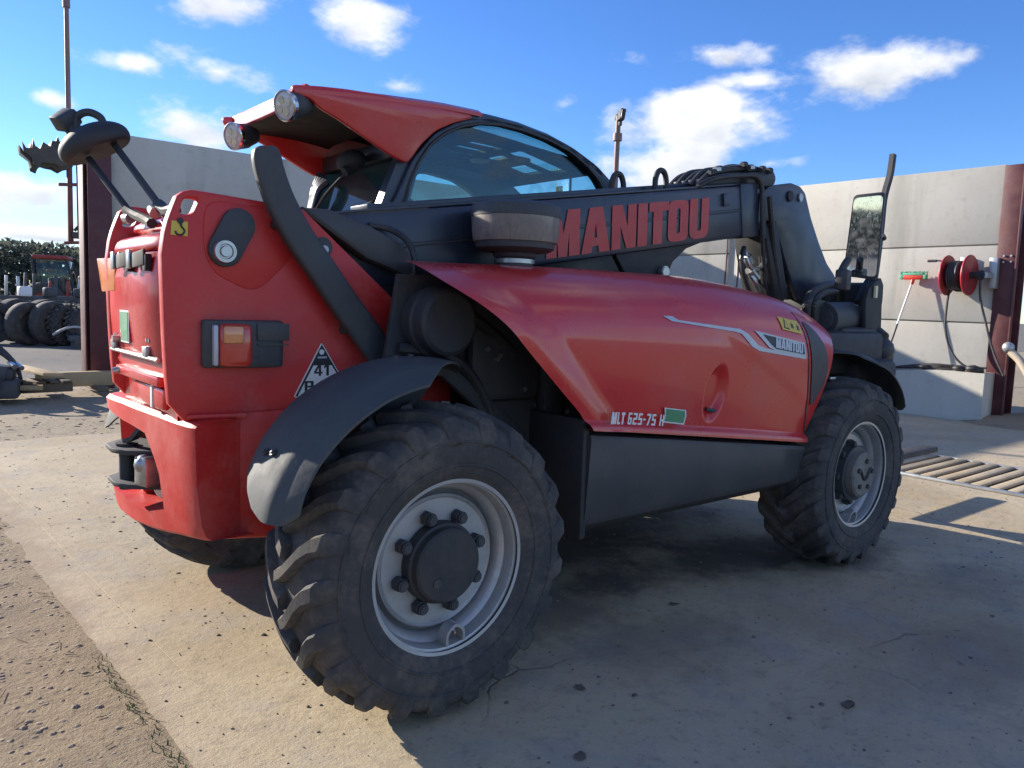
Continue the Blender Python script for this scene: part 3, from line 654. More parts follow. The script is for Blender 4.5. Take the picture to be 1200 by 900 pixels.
# ---------- wheels
def make_wheel(parent, name='wheel'):
    bm = BM()   # rim is the wheel part; tyre, hub and nuts hang under it. axle along y, outer side = -y
    prof = [(.236, -.148), (.2475, -.150), (.2490, -.144), (.2470, -.138), (.240, -.137), (.231, -.134), (.226, -.120), (.224, -.095), (.214, -.086), (.205, -.070), (.203, -.045), (.196, -.036), (.190, -.050),
            (.190, -.070), (.184, -.076), (.178, -.070), (.10, -.068), (.02, -.068), (.02, -.05), (.18, -.05), (.20, .03), (.225, .10), (.240, .14), (.249, .15), (.245, .155), (.232, .12), (.222, .10), (.2, .0)]
    lathe(bm, prof[:23], 72, 'y'); rim = obj(name, bm, 'rim', parent, 28)
    bm = BM(); lathe(bm, [(.20, -.04), (.225, .10), (.243, .14), (.250, .15), (.243, .158), (.22, .13), (.18, .02)], 48, 'y'); obj('inner_rim', bm, 'rim', rim, 30)
    bm = BM()
    tp = [(.238, -.142), (.252, -.156), (.275, -.167), (.305, -.173), (.335, -.174), (.362, -.170), (.383, -.162), (.398, -.146), (.410, -.095), (.415, -.04), (.416, 0)]
    tp = tp + [(r, -w) for r, w in tp[-2::-1]]
    lathe(bm, tp, 96, 'y', closed=True)
    NL = 21
    for k in range(NL):
        for s in (-1, 1):
            a0 = 2*math.pi*(k+(.5 if s > 0 else 0))/NL
            st = []
            for q in range(8):
                f = q/7
                if f <= .72:
                    w = s*(-.012+.168*f/.72); ro = .445-.052*f*f; rb = .398-.026*f*f
                else:
                    g = (f-.72)/.28; w = s*(.156+.019*math.sin(g*1.5)); ro = .418-.034*g-.034*g*g; rb = .388-.05*g
                an = a0-.40*min(f, .80)+.02*math.sin(9*f); hw = (.038+.026*f)*(1 if f < .9 else .72)
                st.append((w, ro, rb, an, hw))
            R_ = []
            for w, ro, rb, an, hw in st:
                ring = []
                for r, kk in ((rb, 1.35), (ro-.012, 1.06), (ro-.001, .66), (ro-.001, -.66), (ro-.012, -1.06), (rb, -1.35)):
                    aa = an+kk*hw/2/.43*1.0
                    ring.append(bm.verts.new((r*math.cos(aa), w if r != rb else w*.93, r*math.sin(aa))))
                R_.append(ring)
            for i in range(7):
                for j in range(5): bm.faces.new((R_[i][j], R_[i][j+1], R_[i+1][j+1], R_[i+1][j]))
            bm.faces.new(R_[0]); bm.faces.new(R_[-1])
    ty = obj('tyre', bm, 'rubber', rim, 30)
    # raised lettering ring on the sidewall
    bm = BM(); lathe(bm, [(.284, -.1705), (.286, -.1735), (.289, -.1735), (.291, -.172)], 72, 'y'); lathe(bm, [(.348, -.1735), (.350, -.1765), (.353, -.1765), (.355, -.171)], 72, 'y'); obj('sidewall_ridge', bm, 'rubber', rim)
    for k in range(8):
        a = 2*math.pi*(k+.25)/8; x, z = .134*math.cos(a), .134*math.sin(a)
        bm = BM(); cyl(bm, (x, -.068, z), (x, -.102, z), .021, n=6, bev=.004); cyl(bm, (x, -.10, z), (x, -.113, z), .016, n=12, bev=.004); obj('wheel_nut', bm, 'blackm', rim, 25)
    bm = BM(); cv = spline([(-.028, -.125, -.222), (-.026, -.128, -.19), (0, -.13, -.170), (.026, -.128, -.19), (.028, -.125, -.222)], 6); sweep(bm, cv, [(-.004, -.022), (.004, -.022), (.004, .02), (-.004, .02)], (0, 1, 0)); obj('valve_guard', bm, 'rim', rim)
    bm = BM(); tube(bm, [(0, -.10, -.215), (0, -.125, -.200), (.004, -.14, -.196)], .005, 6, 4); obj('valve', bm, 'brass', rim)
    return rim
def hub(rim, mat, front=False):
    bm = BM()
    if front: lathe(bm, [(.02, -.17), (.095, -.168), (.104, -.160), (.108, -.12), (.110, -.075)], 40, 'y')
    else: lathe(bm, [(.02, -.142), (.098, -.140), (.104, -.134), (.106, -.110), (.113, -.106), (.115, -.100), (.115, -.06)], 44, 'y')
    h = obj('hub', bm, mat, rim, 30)
    if front:
        bm = BM(); lathe(bm, [(.108, -.13), (.128, -.125), (.130, -.075)], 40, 'y'); obj('hub_ring', bm, 'blackm', rim, 30)
        bm = BM()
        for k in range(5):
            a = 1.2566*k+.4; cyl(bm, (.065*math.cos(a), -.16, .065*math.sin(a)), (.065*math.cos(a), -.178, .065*math.sin(a)), .011, n=6)
        tube(bm, [(-.05, -.172, .02), (0, -.175, -.02), (.04, -.172, .04)], .006, 6, 4); obj('hub_bolt', bm, 'dark', rim)
    else:
        bm = BM(); cyl(bm, (-.045, -.138, -.036), (-.045, -.145, -.036), .014, n=6); obj('drain_plug', bm, 'blackm', rim)
w0 = make_wheel(TH); w1 = copy_tree(w0, TH); w2 = copy_tree(w0, TH); w3 = copy_tree(w0, TH)
hub(w0, 'dark'); hub(w1, 'hubdirt', True); hub(w2, 'blackm'); hub(w3, 'hubdirt', True)
WZ = .4395
for w, x, y, rz, sp, lab in ((w0, 0, -.745, 0, .0, 'rear wheel with a black hub cap'), (w1, 2.3, -.745, 0, .19, 'front wheel with a dusty grey hub'), (w2, 0, .745, math.pi, .3, None), (w3, 2.3, .745, math.pi, .7, None)):
    w.location = (x, y, WZ); w.scale = (1, .915, 1); w.rotation_euler = Euler((0, sp, rz), 'XYZ')
    if lab: w['label'] = lab
w0.rotation_euler = (0, rad(-6), 0)

# ---------- chassis between the wheels
bm = BM(); box(bm, (.95, -.12, .72), (2.9, .50, .46), bev=.02); box(bm, (0, 0, .46), (.26, 1.05, .20), bev=.05); box(bm, (2.3, 0, .46), (.26, 1.05, .20), bev=.05); box(bm, (.9, .35, .62), (1.5, .55, .42), bev=.03)
box(bm, (1.2, .70, .49), (1.36, .34, .54), bev=.04); box(bm, (1.2, .1, .42), (1.6, .8, .16), bev=.03); obj('chassis', bm, 'dark', TH)  # unseen left side box, hung low to block sun under the machine
# dark inner wall of the engine bay, seen in the wheel arch
plate('engine_bay_wall', [(-.08, .62), (.02, 1.24), (.9, 1.27), (2.05, 1.18), (2.05, .50), (1.85, .42), (.60, .42), (.50, .58), (.42, .80), (.2, .97)], 'dark', TH, 'y', -.53, .02, .004)
bm = BM(); box(bm, (.575, -.66, .60), (.03, .30, .40), bev=.01); box(bm, (.42, -.56, 1.02), (.30, .05, .36), bev=.03); box(bm, (.30, -.565, .86), (.5, .03, .06), (0, rad(38), 0), .01); box(bm, (.62, -.57, 1.0), (.09, .06, .46), bev=.02); obj('arch_liner', bm, 'dark', TH)
bm = BM()
for q in ((0.328, -0.550, 1.016), (0.367, -0.560, 0.983), (0.378, -0.560, 0.994), (0.489, -0.560, 0.879), (0.586, -0.550, 0.814), (0.689, -0.550, 0.793), (0.652, -0.550, 0.719), (0.637, -0.580, 0.854)):
    x, y, z = q; cyl(bm, (x, -.54, z), (x, -.595, z), .009, n=8)
obj('bolt', bm, 'steel', TH)
bm = BM(); tube(bm, [(.02, -.55, 1.02), (.16, -.60, 1.0), (.28, -.58, .92), (.36, -.57, .80)], .018, 8, 6); tube(bm, [(.05, -.55, 1.14), (.25, -.58, 1.12), (.45, -.57, 1.0)], .022, 8, 6); obj('bay_hose', bm, 'hose', TH)
# round air filter drum in the arch
bm = BM(); lathe(bm, [(.0, -.135), (.088, -.135), (.100, -.128), (.104, -.11), (.104, .02), (.0, .02)], 40, 'y', (.135, -.52, 1.10)); lathe(bm, [(.104, -.085), (.112, -.08), (.112, -.06), (.104, -.055)], 40, 'y', (.135, -.52, 1.10)); obj('air_filter', bm, 'dark', TH, 30)

# ---------- rear frame: two side plates with lifting holes
REAR0 = set(C.objects)
PR = [(-0.622, 0.876), (-0.629, 0.951), (-0.634, 1.059), (-0.637, 1.176), (-0.639, 1.254), (-0.632, 1.309), (-0.624, 1.341), (-0.611, 1.378), (-0.601, 1.402), (-0.584, 1.415), (-0.564, 1.421), (-0.532, 1.420), (-0.291, 1.407)]
PR = PR+[(-.262, 1.402), (.03, 1.165), (.10, 1.10), (.10, .98), (.25, .93), (.25, .47), (-.05, .47), (-.30, .478), (-.50, .502)]+[(-.543, .52), (-.56, .80)]
HR = rnd([(-0.595, 1.356), (-0.587, 1.389), (-0.578, 1.399), (-0.549, 1.400), (-0.551, 1.388), (-0.564, 1.359)], .010, 3)
plate('side_plate', PR, 'redcast', TH, 'y', -.482, .036, .006, [HR])
PL_ = [(x, z) for x, z in PR]
plate('side_plate', PL_, 'redcast', TH, 'y', .088, .036, .006, [HR])
# raised pad round the boom pivot on the right plate and the black pivot cover with its bolt
pad = rnd([(-0.534, 1.403), (-0.318, 1.391), (-0.292, 1.273), (-0.400, 1.163), (-0.513, 1.214), (-0.539, 1.278)], .05, 5)
plate('pivot_pad', pad, 'redcast', TH, 'y', -.4985, .010, .004)
ca, cb_ = Vector((-0.486, -0.515, 1.275)), Vector((-0.452, -0.515, 1.341))
def oblong(a, b, r, n=10):
    d = math.atan2(b.z-a.z, b.x-a.x); o = []
    for i in range(n+1): t = d+math.pi/2+math.pi*i/n; o.append((a.x+r*math.cos(t), a.z+r*math.sin(t)))
    for i in range(n+1): t = d-math.pi/2+math.pi*i/n; o.append((b.x+r*math.cos(t), b.z+r*math.sin(t)))
    return o
pc = plate('pivot_cover', oblong(ca, cb_, .044), 'blackm', TH, 'y', -.515, .016, .004)
bm = BM(); bx, _, bz = (-0.492, -0.523, 1.270)
lathe(bm, [(.0, -.018), (.013, -.018), (.015, -.012), (.018, -.012), (.020, -.016), (.028, -.016), (.030, -.010), (.030, 0), (0, 0)], 28, 'y', (bx, -.523, bz)); obj('pivot_bolt', bm, 'steel', pc, 30)
# lower raised band of the side casting
plate('counterweight_cheek', [(-.50, .845), (-.30, .850), (-.24, .80), (-.22, .70), (-.20, .60), (-.28, .482), (-.50, .506)], 'redcast', TH, 'y', -.508, .018, .008)

# rear panel between the plates
rp = [(-.622, 1.265), (-.632, 1.20), (-.630, 1.10), (-.624, 1.01), (-.622, .985)]
bm = BM(); ys = [-.462, -.455, -.21, .058, .066]
g = [[bm.verts.new((x-(.004 if 0 < i < 4 else -.004), y, z)) for x, z in rp] for i, y in enumerate(ys)]
for i in range(4):
    for j in range(4): bm.faces.new((g[i][j], g[i+1][j], g[i+1][j+1], g[i][j+1]))
obj('rear_hatch', bm, 'red', TH, 50)
bm = BM(); pr = [(-.610, .982), (-.618, .955), (-.597, .90), (-.590, .80)]
g = [[bm.verts.new((x, y, z)) for x, z in pr] for y in (-.462, -.2, .066)]
for i in range(2):
    for j in range(3): bm.faces.new((g[i][j], g[i+1][j], g[i+1][j+1], g[i][j+1]))
box(bm, (-.616, -.20, .925), (.03, .44, .028), bev=.006); box(bm, (-.604, -.26, .875), (.02, .30, .06), bev=.01)
obj('lower_rear_panel', bm, 'red', TH, 40)
bm = BM(); box(bm, (-.613, -.31, .880), (.008, .018, .07), bev=.002); obj('panel_label', bm, 'white', TH)
# glossy casting hump over the hatch
bm = BM(); hp = [(-.630, 1.268), (-.634, 1.285), (-.618, 1.312), (-.570, 1.325), (-.585, 1.338), (-.570, 1.362), (-.52, 1.372), (-.40, 1.372)]
hp = [tuple(p) for p in spline([(x, 0, z) for x, z in hp], 4)]
yy = [-.462, -.44, -.25, -.05, .03, .066]
g = [[bm.verts.new((p[0]+(.03 if i in (0, 5) else .008 if i in (1, 4) else 0), y, p[2]-(.012 if i in (0, 5) else 0))) for p in hp] for i, y in enumerate(yy)]
for i in range(5):
    for j in range(len(hp)-1): bm.faces.new((g[i][j], g[i+1][j], g[i+1][j+1], g[i][j+1]))
obj('rear_casting', bm, 'red', TH, 60)
# rubber strap latches on the hatch
for y in (-.255, -.08):
    bm = BM(); box(bm, (-.650, y-.072, 1.246), (.008, .130, .042), (rad(-3), 0, 0), .004); box(bm, (-.642, y-.130, 1.236), (.018, .03, .044), bev=.004); box(bm, (-.642, y-.005, 1.249), (.018, .02, .036), bev=.004)
    s = obj('latch_strap', bm, 'strap', TH)
    bm = BM(); box(bm, (-.656, y-.002, 1.246), (.008, .030, .050), bev=.002); obj('buckle', bm, 'steel', s)
bm = BM(); box(bm, (-.640, -.115, 1.25), (.02, .012, .04), bev=.002); obj('catch', bm, 'steel', TH)
# hinge and little fittings
bm = BM(); cyl(bm, (-.632, -.44, .984), (-.632, .05, .984), .0065, n=8); hg = obj('hinge_rod', bm, 'steel', TH)
for y in (-.335, .015):
    bm = BM(); box(bm, (-.634, y, 1.0), (.014, .040, .028), bev=.003); cyl(bm, (-.62, y-.012, 1.03), (-.632, y-.012, 1.03), .006, n=8); cyl(bm, (-.62, y+.012, 1.03), (-.632, y+.012, 1.03), .006, n=8); obj('hinge_leaf', bm, 'steel', hg)
bm = BM(); cyl(bm, (-.62, -.02, 1.018), (-.648, -.02, 1.018), .011, n=10); cyl(bm, (-.61, -.02, .93), (-.645, -.01, .92), .010, n=10); obj('hatch_knob', bm, 'steel', TH)
st = plate('sticker', [(-.155, 1.012), (-.065, 1.012), (-.065, 1.035), (-.055, 1.045), (-.055, 1.105), (-.155, 1.105)], 'white', TH, 'x', -.6335, .0012, 0)
plate('sticker_print', [(-.149, 1.017), (-.072, 1.017), (-.072, 1.04), (-.062, 1.05), (-.062, 1.10), (-.149, 1.10)], 'green', st, 'x', -.6350, .0012, 0)

# ---------- rear counterweight bumper with hitch recess
def bx_rear(y):   # rear face bulges rearwards in the middle
    return interp(y, [(-.56, -.575), (-.52, -.592), (-.30, -.612), (-.05, -.622), (.15, -.615), (.30, -.600), (.40, -.575), (.45, -.53)])
bm = BM()
cols = [-.555, -.53, -.46, -.38, -.335, -.30, -.22, -.12, 0, .10, .20, .28, .34, .40, .435, .45]
def ztop(y): return interp(y, [(-.56, .832), (-.3, .836), (0, .834), (.30, .818), (.40, .806), (.45, .790)])
def zbot(y): return interp(y, [(-.56, .520), (-.4, .500), (-.2, .468), (0, .445), (.2, .430), (.45, .430)])
def hole(y):
    if y < -.32: return None
    return interp(y, [(-.32, .66), (-.28, .745), (-.2, .765), (.45, .772)]), interp(y, [(-.32, .56), (-.26, .535), (-.1, .520), (.45, .50)])
front = []
def ring(y):
    x = bx_rear(y); zt, zb = ztop(y), zbot(y); h = hole(y); e = .012
    lean = .028
    P_ = [(x+.10, zt+.004), (x+.035, zt+.002), (x+e, zt-.002), (x, zt-.014)]
    hz = h or (.66, .56)
    P_ += [(x+.004, hz[0]), (x+.016, hz[1]), (x+lean, zb+.01), (x+lean+.012, zb), (x+.16, zb)]
    return [bm.verts.new((px, y, pz)) for px, pz in P_]
rings = [ring(y) for y in cols]
for i in range(len(cols)-1):
    open_ = cols[i] >= -.321 and cols[i] > -.336
    for j in range(8):
        if j == 4 and cols[i] >= -.335: continue
        bm.faces.new((rings[i][j], rings[i+1][j], rings[i+1][j+1], rings[i][j+1]))
# recess lining
k0 = cols.index(-.335); A = []
for i in range(k0, len(cols)):
    a, b = rings[i][4], rings[i][5]
    A.append((a, b, bm.verts.new((a.co.x+.10, cols[i], a.co.z)), bm.verts.new((b.co.x+.10, cols[i], b.co.z))))
for p, q in zip(A, A[1:]):
    bm.faces.new((p[0], q[0], q[2], p[2])); bm.faces.new((p[1], q[1], q[3], p[3])); bm.faces.new((p[2], q[2], q[3], p[3]))
bm.faces.new((A[0][0], A[0][1], A[0][3], A[0][2])); bm.faces.new((A[-1][0], A[-1][1], A[-1][3], A[-1][2]))
# side closures
for R_, x2 in ((rings[0], -.44), (rings[-1], -.40)):
    y = R_[0].co.y; f = [bm.verts.new((x2, y+(.04 if y < 0 else -.03), v.co.z)) for v in R_]
    for j in range(8): bm.faces.new((R_[j], R_[j+1], f[j+1], f[j]))
obj('rear_bumper', bm, 'redcast', TH, 32)
bm = BM(); box(bm, (-.50, -.48, .842), (.15, .10, .014), (0, 0, rad(-12)), .005); obj('bumper_ledge', bm, 'redcast', TH)
# hitch: two plates, pin and lever
def hplate(z, x0=-.662, t_=.020):
    return [(x0, .02), (x0-.004, -.07), (x0+.02, -.13), (x0+.10, -.19), (x0+.20, -.21), (-.48, -.21), (-.48, .10), (x0+.12, .10), (x0+.05, .07)]
ht = plate('hitch', hplate(0), 'dark', TH, 'z', .690, .015, .003)
plate('hitch_plate', hplate(0, -.657), 'dark', ht, 'z', .588, .015, .003)
bm = BM(); cyl(bm, (-.618, -.045, .565), (-.618, -.045, .700), .022, n=16); cyl(bm, (-.618, -.045, .697), (-.618, -.045, .706), .032, n=16); obj('hitch_pin', bm, 'dark', ht)
bm = BM(); sweep(bm, [(-.618, -.045, .712), (-.605, -.08, .724), (-.575, -.115, .782)], [(-.014, -.006), (.014, -.006), (.014, .006), (-.014, .006)]); obj('hitch_lever', bm, 'blackm', ht)
bm = BM(); box(bm, (-.56, -.16, .64), (.12, .06, .09), (0, 0, .3), .01); sphere(bm, (-.60, -.17, .66), .03); obj('hitch_block', bm, 'steel', ht)

# ---------- tail light in its housing
TL = [(-.548, -.502, 0), (-.548, -.530, 0), (-.505, -.545, 0), (-.43, -.560, 0), (-.345, -.556, 0), (-.325, -.502, 0)]
me = flat(rnd([(a, b) for a, b, _ in TL], .012, 3), (), .125, .008); orient(me, 'z', 1.032)
tl = link('tail_light_housing', me, 'blackm', TH, 35)
bm = BM(); box(bm, (-.475, -.553, 1.030), (.085, .048, .112), (0, 0, rad(-10)), .016, 3); obj('tail_lens', bm, 'redlens', tl, 40)
bm = BM(); box(bm, (-.487, -.5795, 1.058), (.050, .010, .045), (0, 0, rad(-10)), .006, 2); obj('indicator_lens', bm, 'amberlens', tl, 40)
bm = BM(); box(bm, (-.522, -.540, 1.030), (.012, .05, .104), (0, 0, rad(-10)), .004); obj('lens_frame', bm, 'silver', tl)
bm = BM(); box(bm, (-.375, -.5625, 1.032), (.085, .004, .004)); box(bm, (-.375, -.562, 1.065), (.088, .004, .046), bev=.001); obj('housing_panel', bm, 'panel', tl)

# hook decal
hk = plate('sticker', [(-0.614, 1.339), (-0.575, 1.339), (-0.576, 1.303), (-0.617, 1.304)], 'yellow', TH, 'y', -.5015, .0012, 0)
bm = BM(); hx, hz_ = -.5955, 1.322
tube(bm, [(hx+.004, -.5030, hz_+.004), (hx+.012, -.5030, hz_-.006), (hx+.006, -.5030, hz_-.016), (hx-.006, -.5030, hz_-.016), (hx-.010, -.5030, hz_-.008)], .0024, 6, 5); cyl(bm, (hx+.004, -.5030, hz_+.004), (hx+.003, -.5030, hz_+.014), .0028, n=6)
lathe(bm, [(.005, -.0005), (.008, -.0005), (.008, .0005), (.005, .0005)], 16, 'y', (hx+.002, -.5030, hz_+.018)); obj('sticker_print', bm, 'blackprint', hk)

# lettering on the boom side: heavy slanted capitals drawn as outlines
LET = {
 'M': ([(0, 0), (.22, 0), (.22, .50), (.265, 0), (.455, 0), (.50, .50), (.50, 0), (.74, 0), (.74, 1), (.46, 1), (.37, .50), (.28, 1), (0, 1)], []),
 'A': ([(0, 0), (.24, 0), (.265, .15), (.395, .15), (.42, 0), (.68, 0), (.49, 1), (.18, 1)], [[(.292, .33), (.368, .33), (.33, .66)]]),
 'N': ([(0, 0), (.22, 0), (.22, .50), (.38, 0), (.62, 0), (.62, 1), (.40, 1), (.40, .50), (.25, 1), (0, 1)], []),
 'I': ([(0, 0), (.25, 0), (.25, 1), (0, 1)], []),
 'T': ([(.12, 0), (.37, 0), (.37, .78), (.54, .78), (.54, 1), (0, 1), (0, .78), (.12, .78)], []),
 'O': (rnd([(0, 0), (.58, 0), (.58, 1), (0, 1)], .17, 4), [rnd([(.235, .20), (.345, .20), (.345, .80), (.235, .80)], .05, 3)]),
 'U': ([(0, 1), (0, .17), (.05, .05), (.15, 0), (.43, 0), (.53, .05), (.58, .17), (.58, 1), (.35, 1), (.35, .25), (.33, .20), (.25, .20), (.23, .25), (.23, 1)], []),
}
_t = .17
LET.update({
 'L': ([(0, 0), (.46, 0), (.46, _t), (.19, _t), (.19, 1), (0, 1)], []),
 '6': (rnd([(0, 0), (.52, 0), (.52, .60), (_t, .60), (_t, 1-_t), (.50, 1-_t), (.50, 1), (0, 1)], .06, 2), [[(_t, _t), (.52-_t, _t), (.52-_t, .60-_t), (_t, .60-_t)]]),
 '2': (rnd([(0, 0), (.52, 0), (.52, _t), (_t, _t), (_t, .415), (.52, .415), (.52, 1), (0, 1), (0, 1-_t), (.52-_t, 1-_t), (.52-_t, .585), (0, .585)], .05, 2), []),
 '5': (rnd([(0, 0), (.52, 0), (.52, .585), (_t, .585), (_t, 1-_t), (.50, 1-_t), (.50, 1), (0, 1), (0, .415), (.52-_t, .415), (.52-_t, _t), (0, _t)], .05, 2), []),
 '7': ([(.10, 0), (.29, 0), (.54, .83), (.54, 1), (0, 1), (0, 1-_t), (.34, 1-_t)], []),
 '-': ([(0, .40), (.26, .40), (.26, .57), (0, .57)], []),
 'H': ([(0, 0), (_t, 0), (_t, .41), (.37, .41), (.37, 0), (.54, 0), (.54, 1), (.37, 1), (.37, .59), (_t, .59), (_t, 1), (0, 1)], []),
 '4': ([(.32, 0), (.48, 0), (.48, .20), (.58, .20), (.58, .36), (.48, .36), (.48, 1), (.28, 1), (0, .36), (0, .20), (.32, .20)], [[(.16, .36), (.32, .36), (.32, .74)]]),
 '1': ([(.16, 0), (.34, 0), (.34, 1), (.18, 1), (0, .84), (0, .66), (.16, .78)], []),
 'B': (rnd([(0, 0), (.54, 0), (.54, 1), (0, 1)], .10, 3), [[(_t, _t), (.54-_t, _t), (.54-_t, .42), (_t, .42)], [(_t, .58), (.54-_t, .58), (.54-_t, 1-_t), (_t, 1-_t)]]),
})
def block_word(word, mapper, name, mat, parent, slant, gap=.045, sub=False):
    x = 0; widths = []
    for ch in word: widths.append(.24 if ch == ' ' else max(p[0] for p in LET[ch][0]))
    total = sum(widths)+gap*(len(word)-1)
    for ch, wd in zip(word, widths):
        if ch == ' ': x += wd+gap; continue
        out, holes = LET[ch]
        def tr(r): return [((x+px+slant*py)/total, py) for px, py in r]
        me = flat(tr(out), [tr(h) for h in holes])
        for v in me.vertices: v.co = mapper(v.co.x, v.co.y)
        link(name, me, mat, parent, None)
        x += wd+gap-(.05 if ch in 'T' else 0)
# triangular plate with number
tri = [(-0.207, 1.034), (-0.291, 0.878), (-0.118, 0.885)]
tx0, tz0 = tri[0]; lx, lz = tri[1]; rx, rz_ = (2*tx0-lx+.015, lz-.002)
tp_ = plate('number_triangle', rnd([(tx0, tz0), (lx, lz), (rx, rz_)], .008, 3), 'white', TH, 'y', -.5010, .002, 0)
def inset(k, dz=0): cx, cz = (tx0+lx+rx)/3, (tz0+lz+rz_)/3; return [(cx+(x-cx)*k, cz+(z-cz)*k+dz) for x, z in ((tx0, tz0), (lx, lz), (rx, rz_))]
plate('triangle_print', inset(.94), 'blackprint', tp_, 'y', -.5026, .0012, 0)
i2 = inset(.86, -.003); a, b, c = i2
t1 = (a[0]*.64+b[0]*.36, a[1]*.64+b[1]*.36); t2 = (a[0]*.64+c[0]*.36, a[1]*.64+c[1]*.36)
plate('triangle_field', [t1, b, c, t2], 'white', tp_, 'y', -.5038, .0012, 0)
block_word('41', lambda a, b: Vector((tx0-.024+.046*a, -.5052, tz0-.096+.032*b)), 'digit', 'blackprint', tp_, 0, .10)
block_word('B 22', lambda a, b: Vector((tx0-.052+.104*a, -.5052, tz0-.142+.032*b)), 'digit', 'blackprint', tp_, 0, .08)
bm = BM(); cyl(bm, (tx0, -.5030, tz0-.028), (tx0, -.5040, tz0-.028), .0075, n=20); obj('triangle_emblem', bm, 'white', tp_)
plate('triangle_strip', [(tx0-.014, tz0-.046), (tx0+.014, tz0-.046), (tx0+.017, tz0-.041), (tx0-.011, tz0-.041)], 'silver', tp_, 'y', -.5038, .001, 0)

END_REAR = set(C.objects)-REAR0
# ---------- exhaust: broad black duct sweeping down the right side
ex = spline([(-0.353, -0.448, 1.565), (-0.344, -0.450, 1.507), (-0.311, -0.450, 1.423), (-0.256, -0.450, 1.332), (-0.184, -0.450, 1.240), (-0.109, -0.450, 1.145), (-0.030, -0.450, 1.049), (0.092, -0.450, 0.897)], 8)
bm = BM(); sec = rnd([(-.042, -.018), (.042, -.018), (.042, .018), (-.042, .018)], .012, 3)
sweep(bm, ex, sec, (0, 1, 0), lambda t: (interp(t, [(0, .55), (.03, .82), (.08, .95), (.3, 1.0), (.7, 1.06), (1, 1.12)]), 1)); e_ = obj('exhaust_duct', bm, 'blackm', TH, 38)
bm = BM(); cyl(bm, (-.31, -.39, 1.36), (-.31, -.455, 1.36), .012, n=10); box(bm, (-.06, -.41, 1.08), (.08, .05, .05), bev=.006); obj('duct_bracket', bm, 'dark', e_)
bm = BM(); cyl(bm, (-.160, -.400, 1.310), (-.160, -.413, 1.310), .030, n=16, bev=.004); g_ = obj('cable_grommet', bm, 'blackm', TH); bm = BM(); cyl(bm, (-.158, -.412, 1.303), (-.158, -.418, 1.303), .012, n=12); obj('plug', bm, 'silver', g_)

# ---------- boom root cover behind the cab
plate('boom_root_cover', [(-0.247, 1.420), (-0.134, 1.424), (-0.055, 1.404), (0.001, 1.389), (0.112, 1.343), (0.167, 1.301), (0.166, 1.218), (0.114, 1.249), (-0.009, 1.286), (-0.228, 1.412)], 'panel', TH, 'y', -.37, .06, .012)
bm = BM(); tube(bm, [(0.022, -0.350, 1.394), (0.082, -0.370, 1.387), (0.115, -0.420, 1.356), (0.129, -0.450, 1.302), (0.122, -0.460, 1.222)], .010, 8, 6); obj('cover_seal', bm, 'hose', TH)

# the whole rear frame is scaled about the camera, a little larger and nearer the middle of the machine
for o in END_REAR:
    if o.type == 'MESH':
        for v in o.data.vertices: v.co = v.co*1.048+Vector((.058, .123, -.0555))
# ---------- rear fenders (right one shown; left mirrored)
def fender(name, cx, cz, a0, a1, side, r0, width, parent, mat='fender', fold=1):
    """curved guard: the ends are cut round, a0 / a1 are the angles of the tips"""
    bm = BM(); n = 40; sec = []
    for i in range(25):
        w = i/24; d = interp(w, [(0, -.028), (.02, -.006), (.10, .004), (.35, .010), (.60, .006), (.74, .000), (.79, -.006), (.82, -.014), (.90, -.024), (1, -.038)]); sec.append((w, d))
    rings = []
    for i in range(n+1):
        t = i/n; row = []
        for w, d in sec:
            b1 = interp(w, [(0, -16), (.15, -10), (.3, -6), (.5, -2), (.7, 0), (.82, 0), (.92, -1.5), (1, -5)])
            b0 = 34*w**1.3
            if side*fold > 0 and False: pass
            s_ = 1 if a1 > a0 else -1
            A0, A1 = a0+s_*b0, a1+s_*b1; a = rad(A0+(A1-A0)*t)
            k = interp(t, [(0, .994), (.25, 1.0), (.75, 1.0), (.9, .988), (1, .968)])
            rr = (r0+d)*k
            row.append(Vector((cx+rr*math.cos(a), side*(.575+w*width), cz+rr*math.sin(a))))
        rings.append(row)
    V = [[bm.verts.new(p) for p in r] for r in rings]
    V2 = [[bm.verts.new(p+(Vector((cx, p.y, cz))-p).normalized()*.007) for p in r] for r in rings]
    m = len(sec)
    for i in range(n):
        for j in range(m-1):
            bm.faces.new((V[i][j], V[i+1][j], V[i+1][j+1], V[i][j+1])); bm.faces.new((V2[i][j], V2[i][j+1], V2[i+1][j+1], V2[i+1][j]))
        for j in (0, m-1): bm.faces.new((V[i][j], V2[i][j], V2[i+1][j], V[i+1][j]))
    for i in (0, n):
        for j in range(m-1): bm.faces.new((V[i][j], V[i][j+1], V2[i][j+1], V2[i][j]))
    return obj(name, bm, mat, parent, 40)
fr = fender('fender', .0, .450, 66, 161, -1, .545, .308, TH)
for q in ((-0.441, -0.700, 0.765), (-0.435, -0.740, 0.767)):
    x, y, z = q; d = Vector((x, 0, z-.45)).normalized(); p = Vector((0, y, .45))+d*.552
    bm = BM(); cyl(bm, p, p+d*.006, .010, n=10); cyl(bm, p+d*.004, p+d*.010, .005, n=6); obj('fender_bolt', bm, 'blackm', fr)
for ang in (92, 97):
    d = Vector((math.cos(rad(ang)), 0, math.sin(rad(ang)))); p = Vector((0, -.68, .45))+d*.552
    bm = BM(); cyl(bm, p, p+d*.008, .009, n=8); obj('fender_bolt', bm, 'blackm', fr)
fender('fender', .0, .450, 60, 161, 1, .545, .308, TH)
fender('fender', 2.3, .452, 112, 30, -1, .545, .308, TH, mat='blackm'); fender('fender', 2.3, .452, 112, 30, 1, .545, .308, TH, mat='blackm')

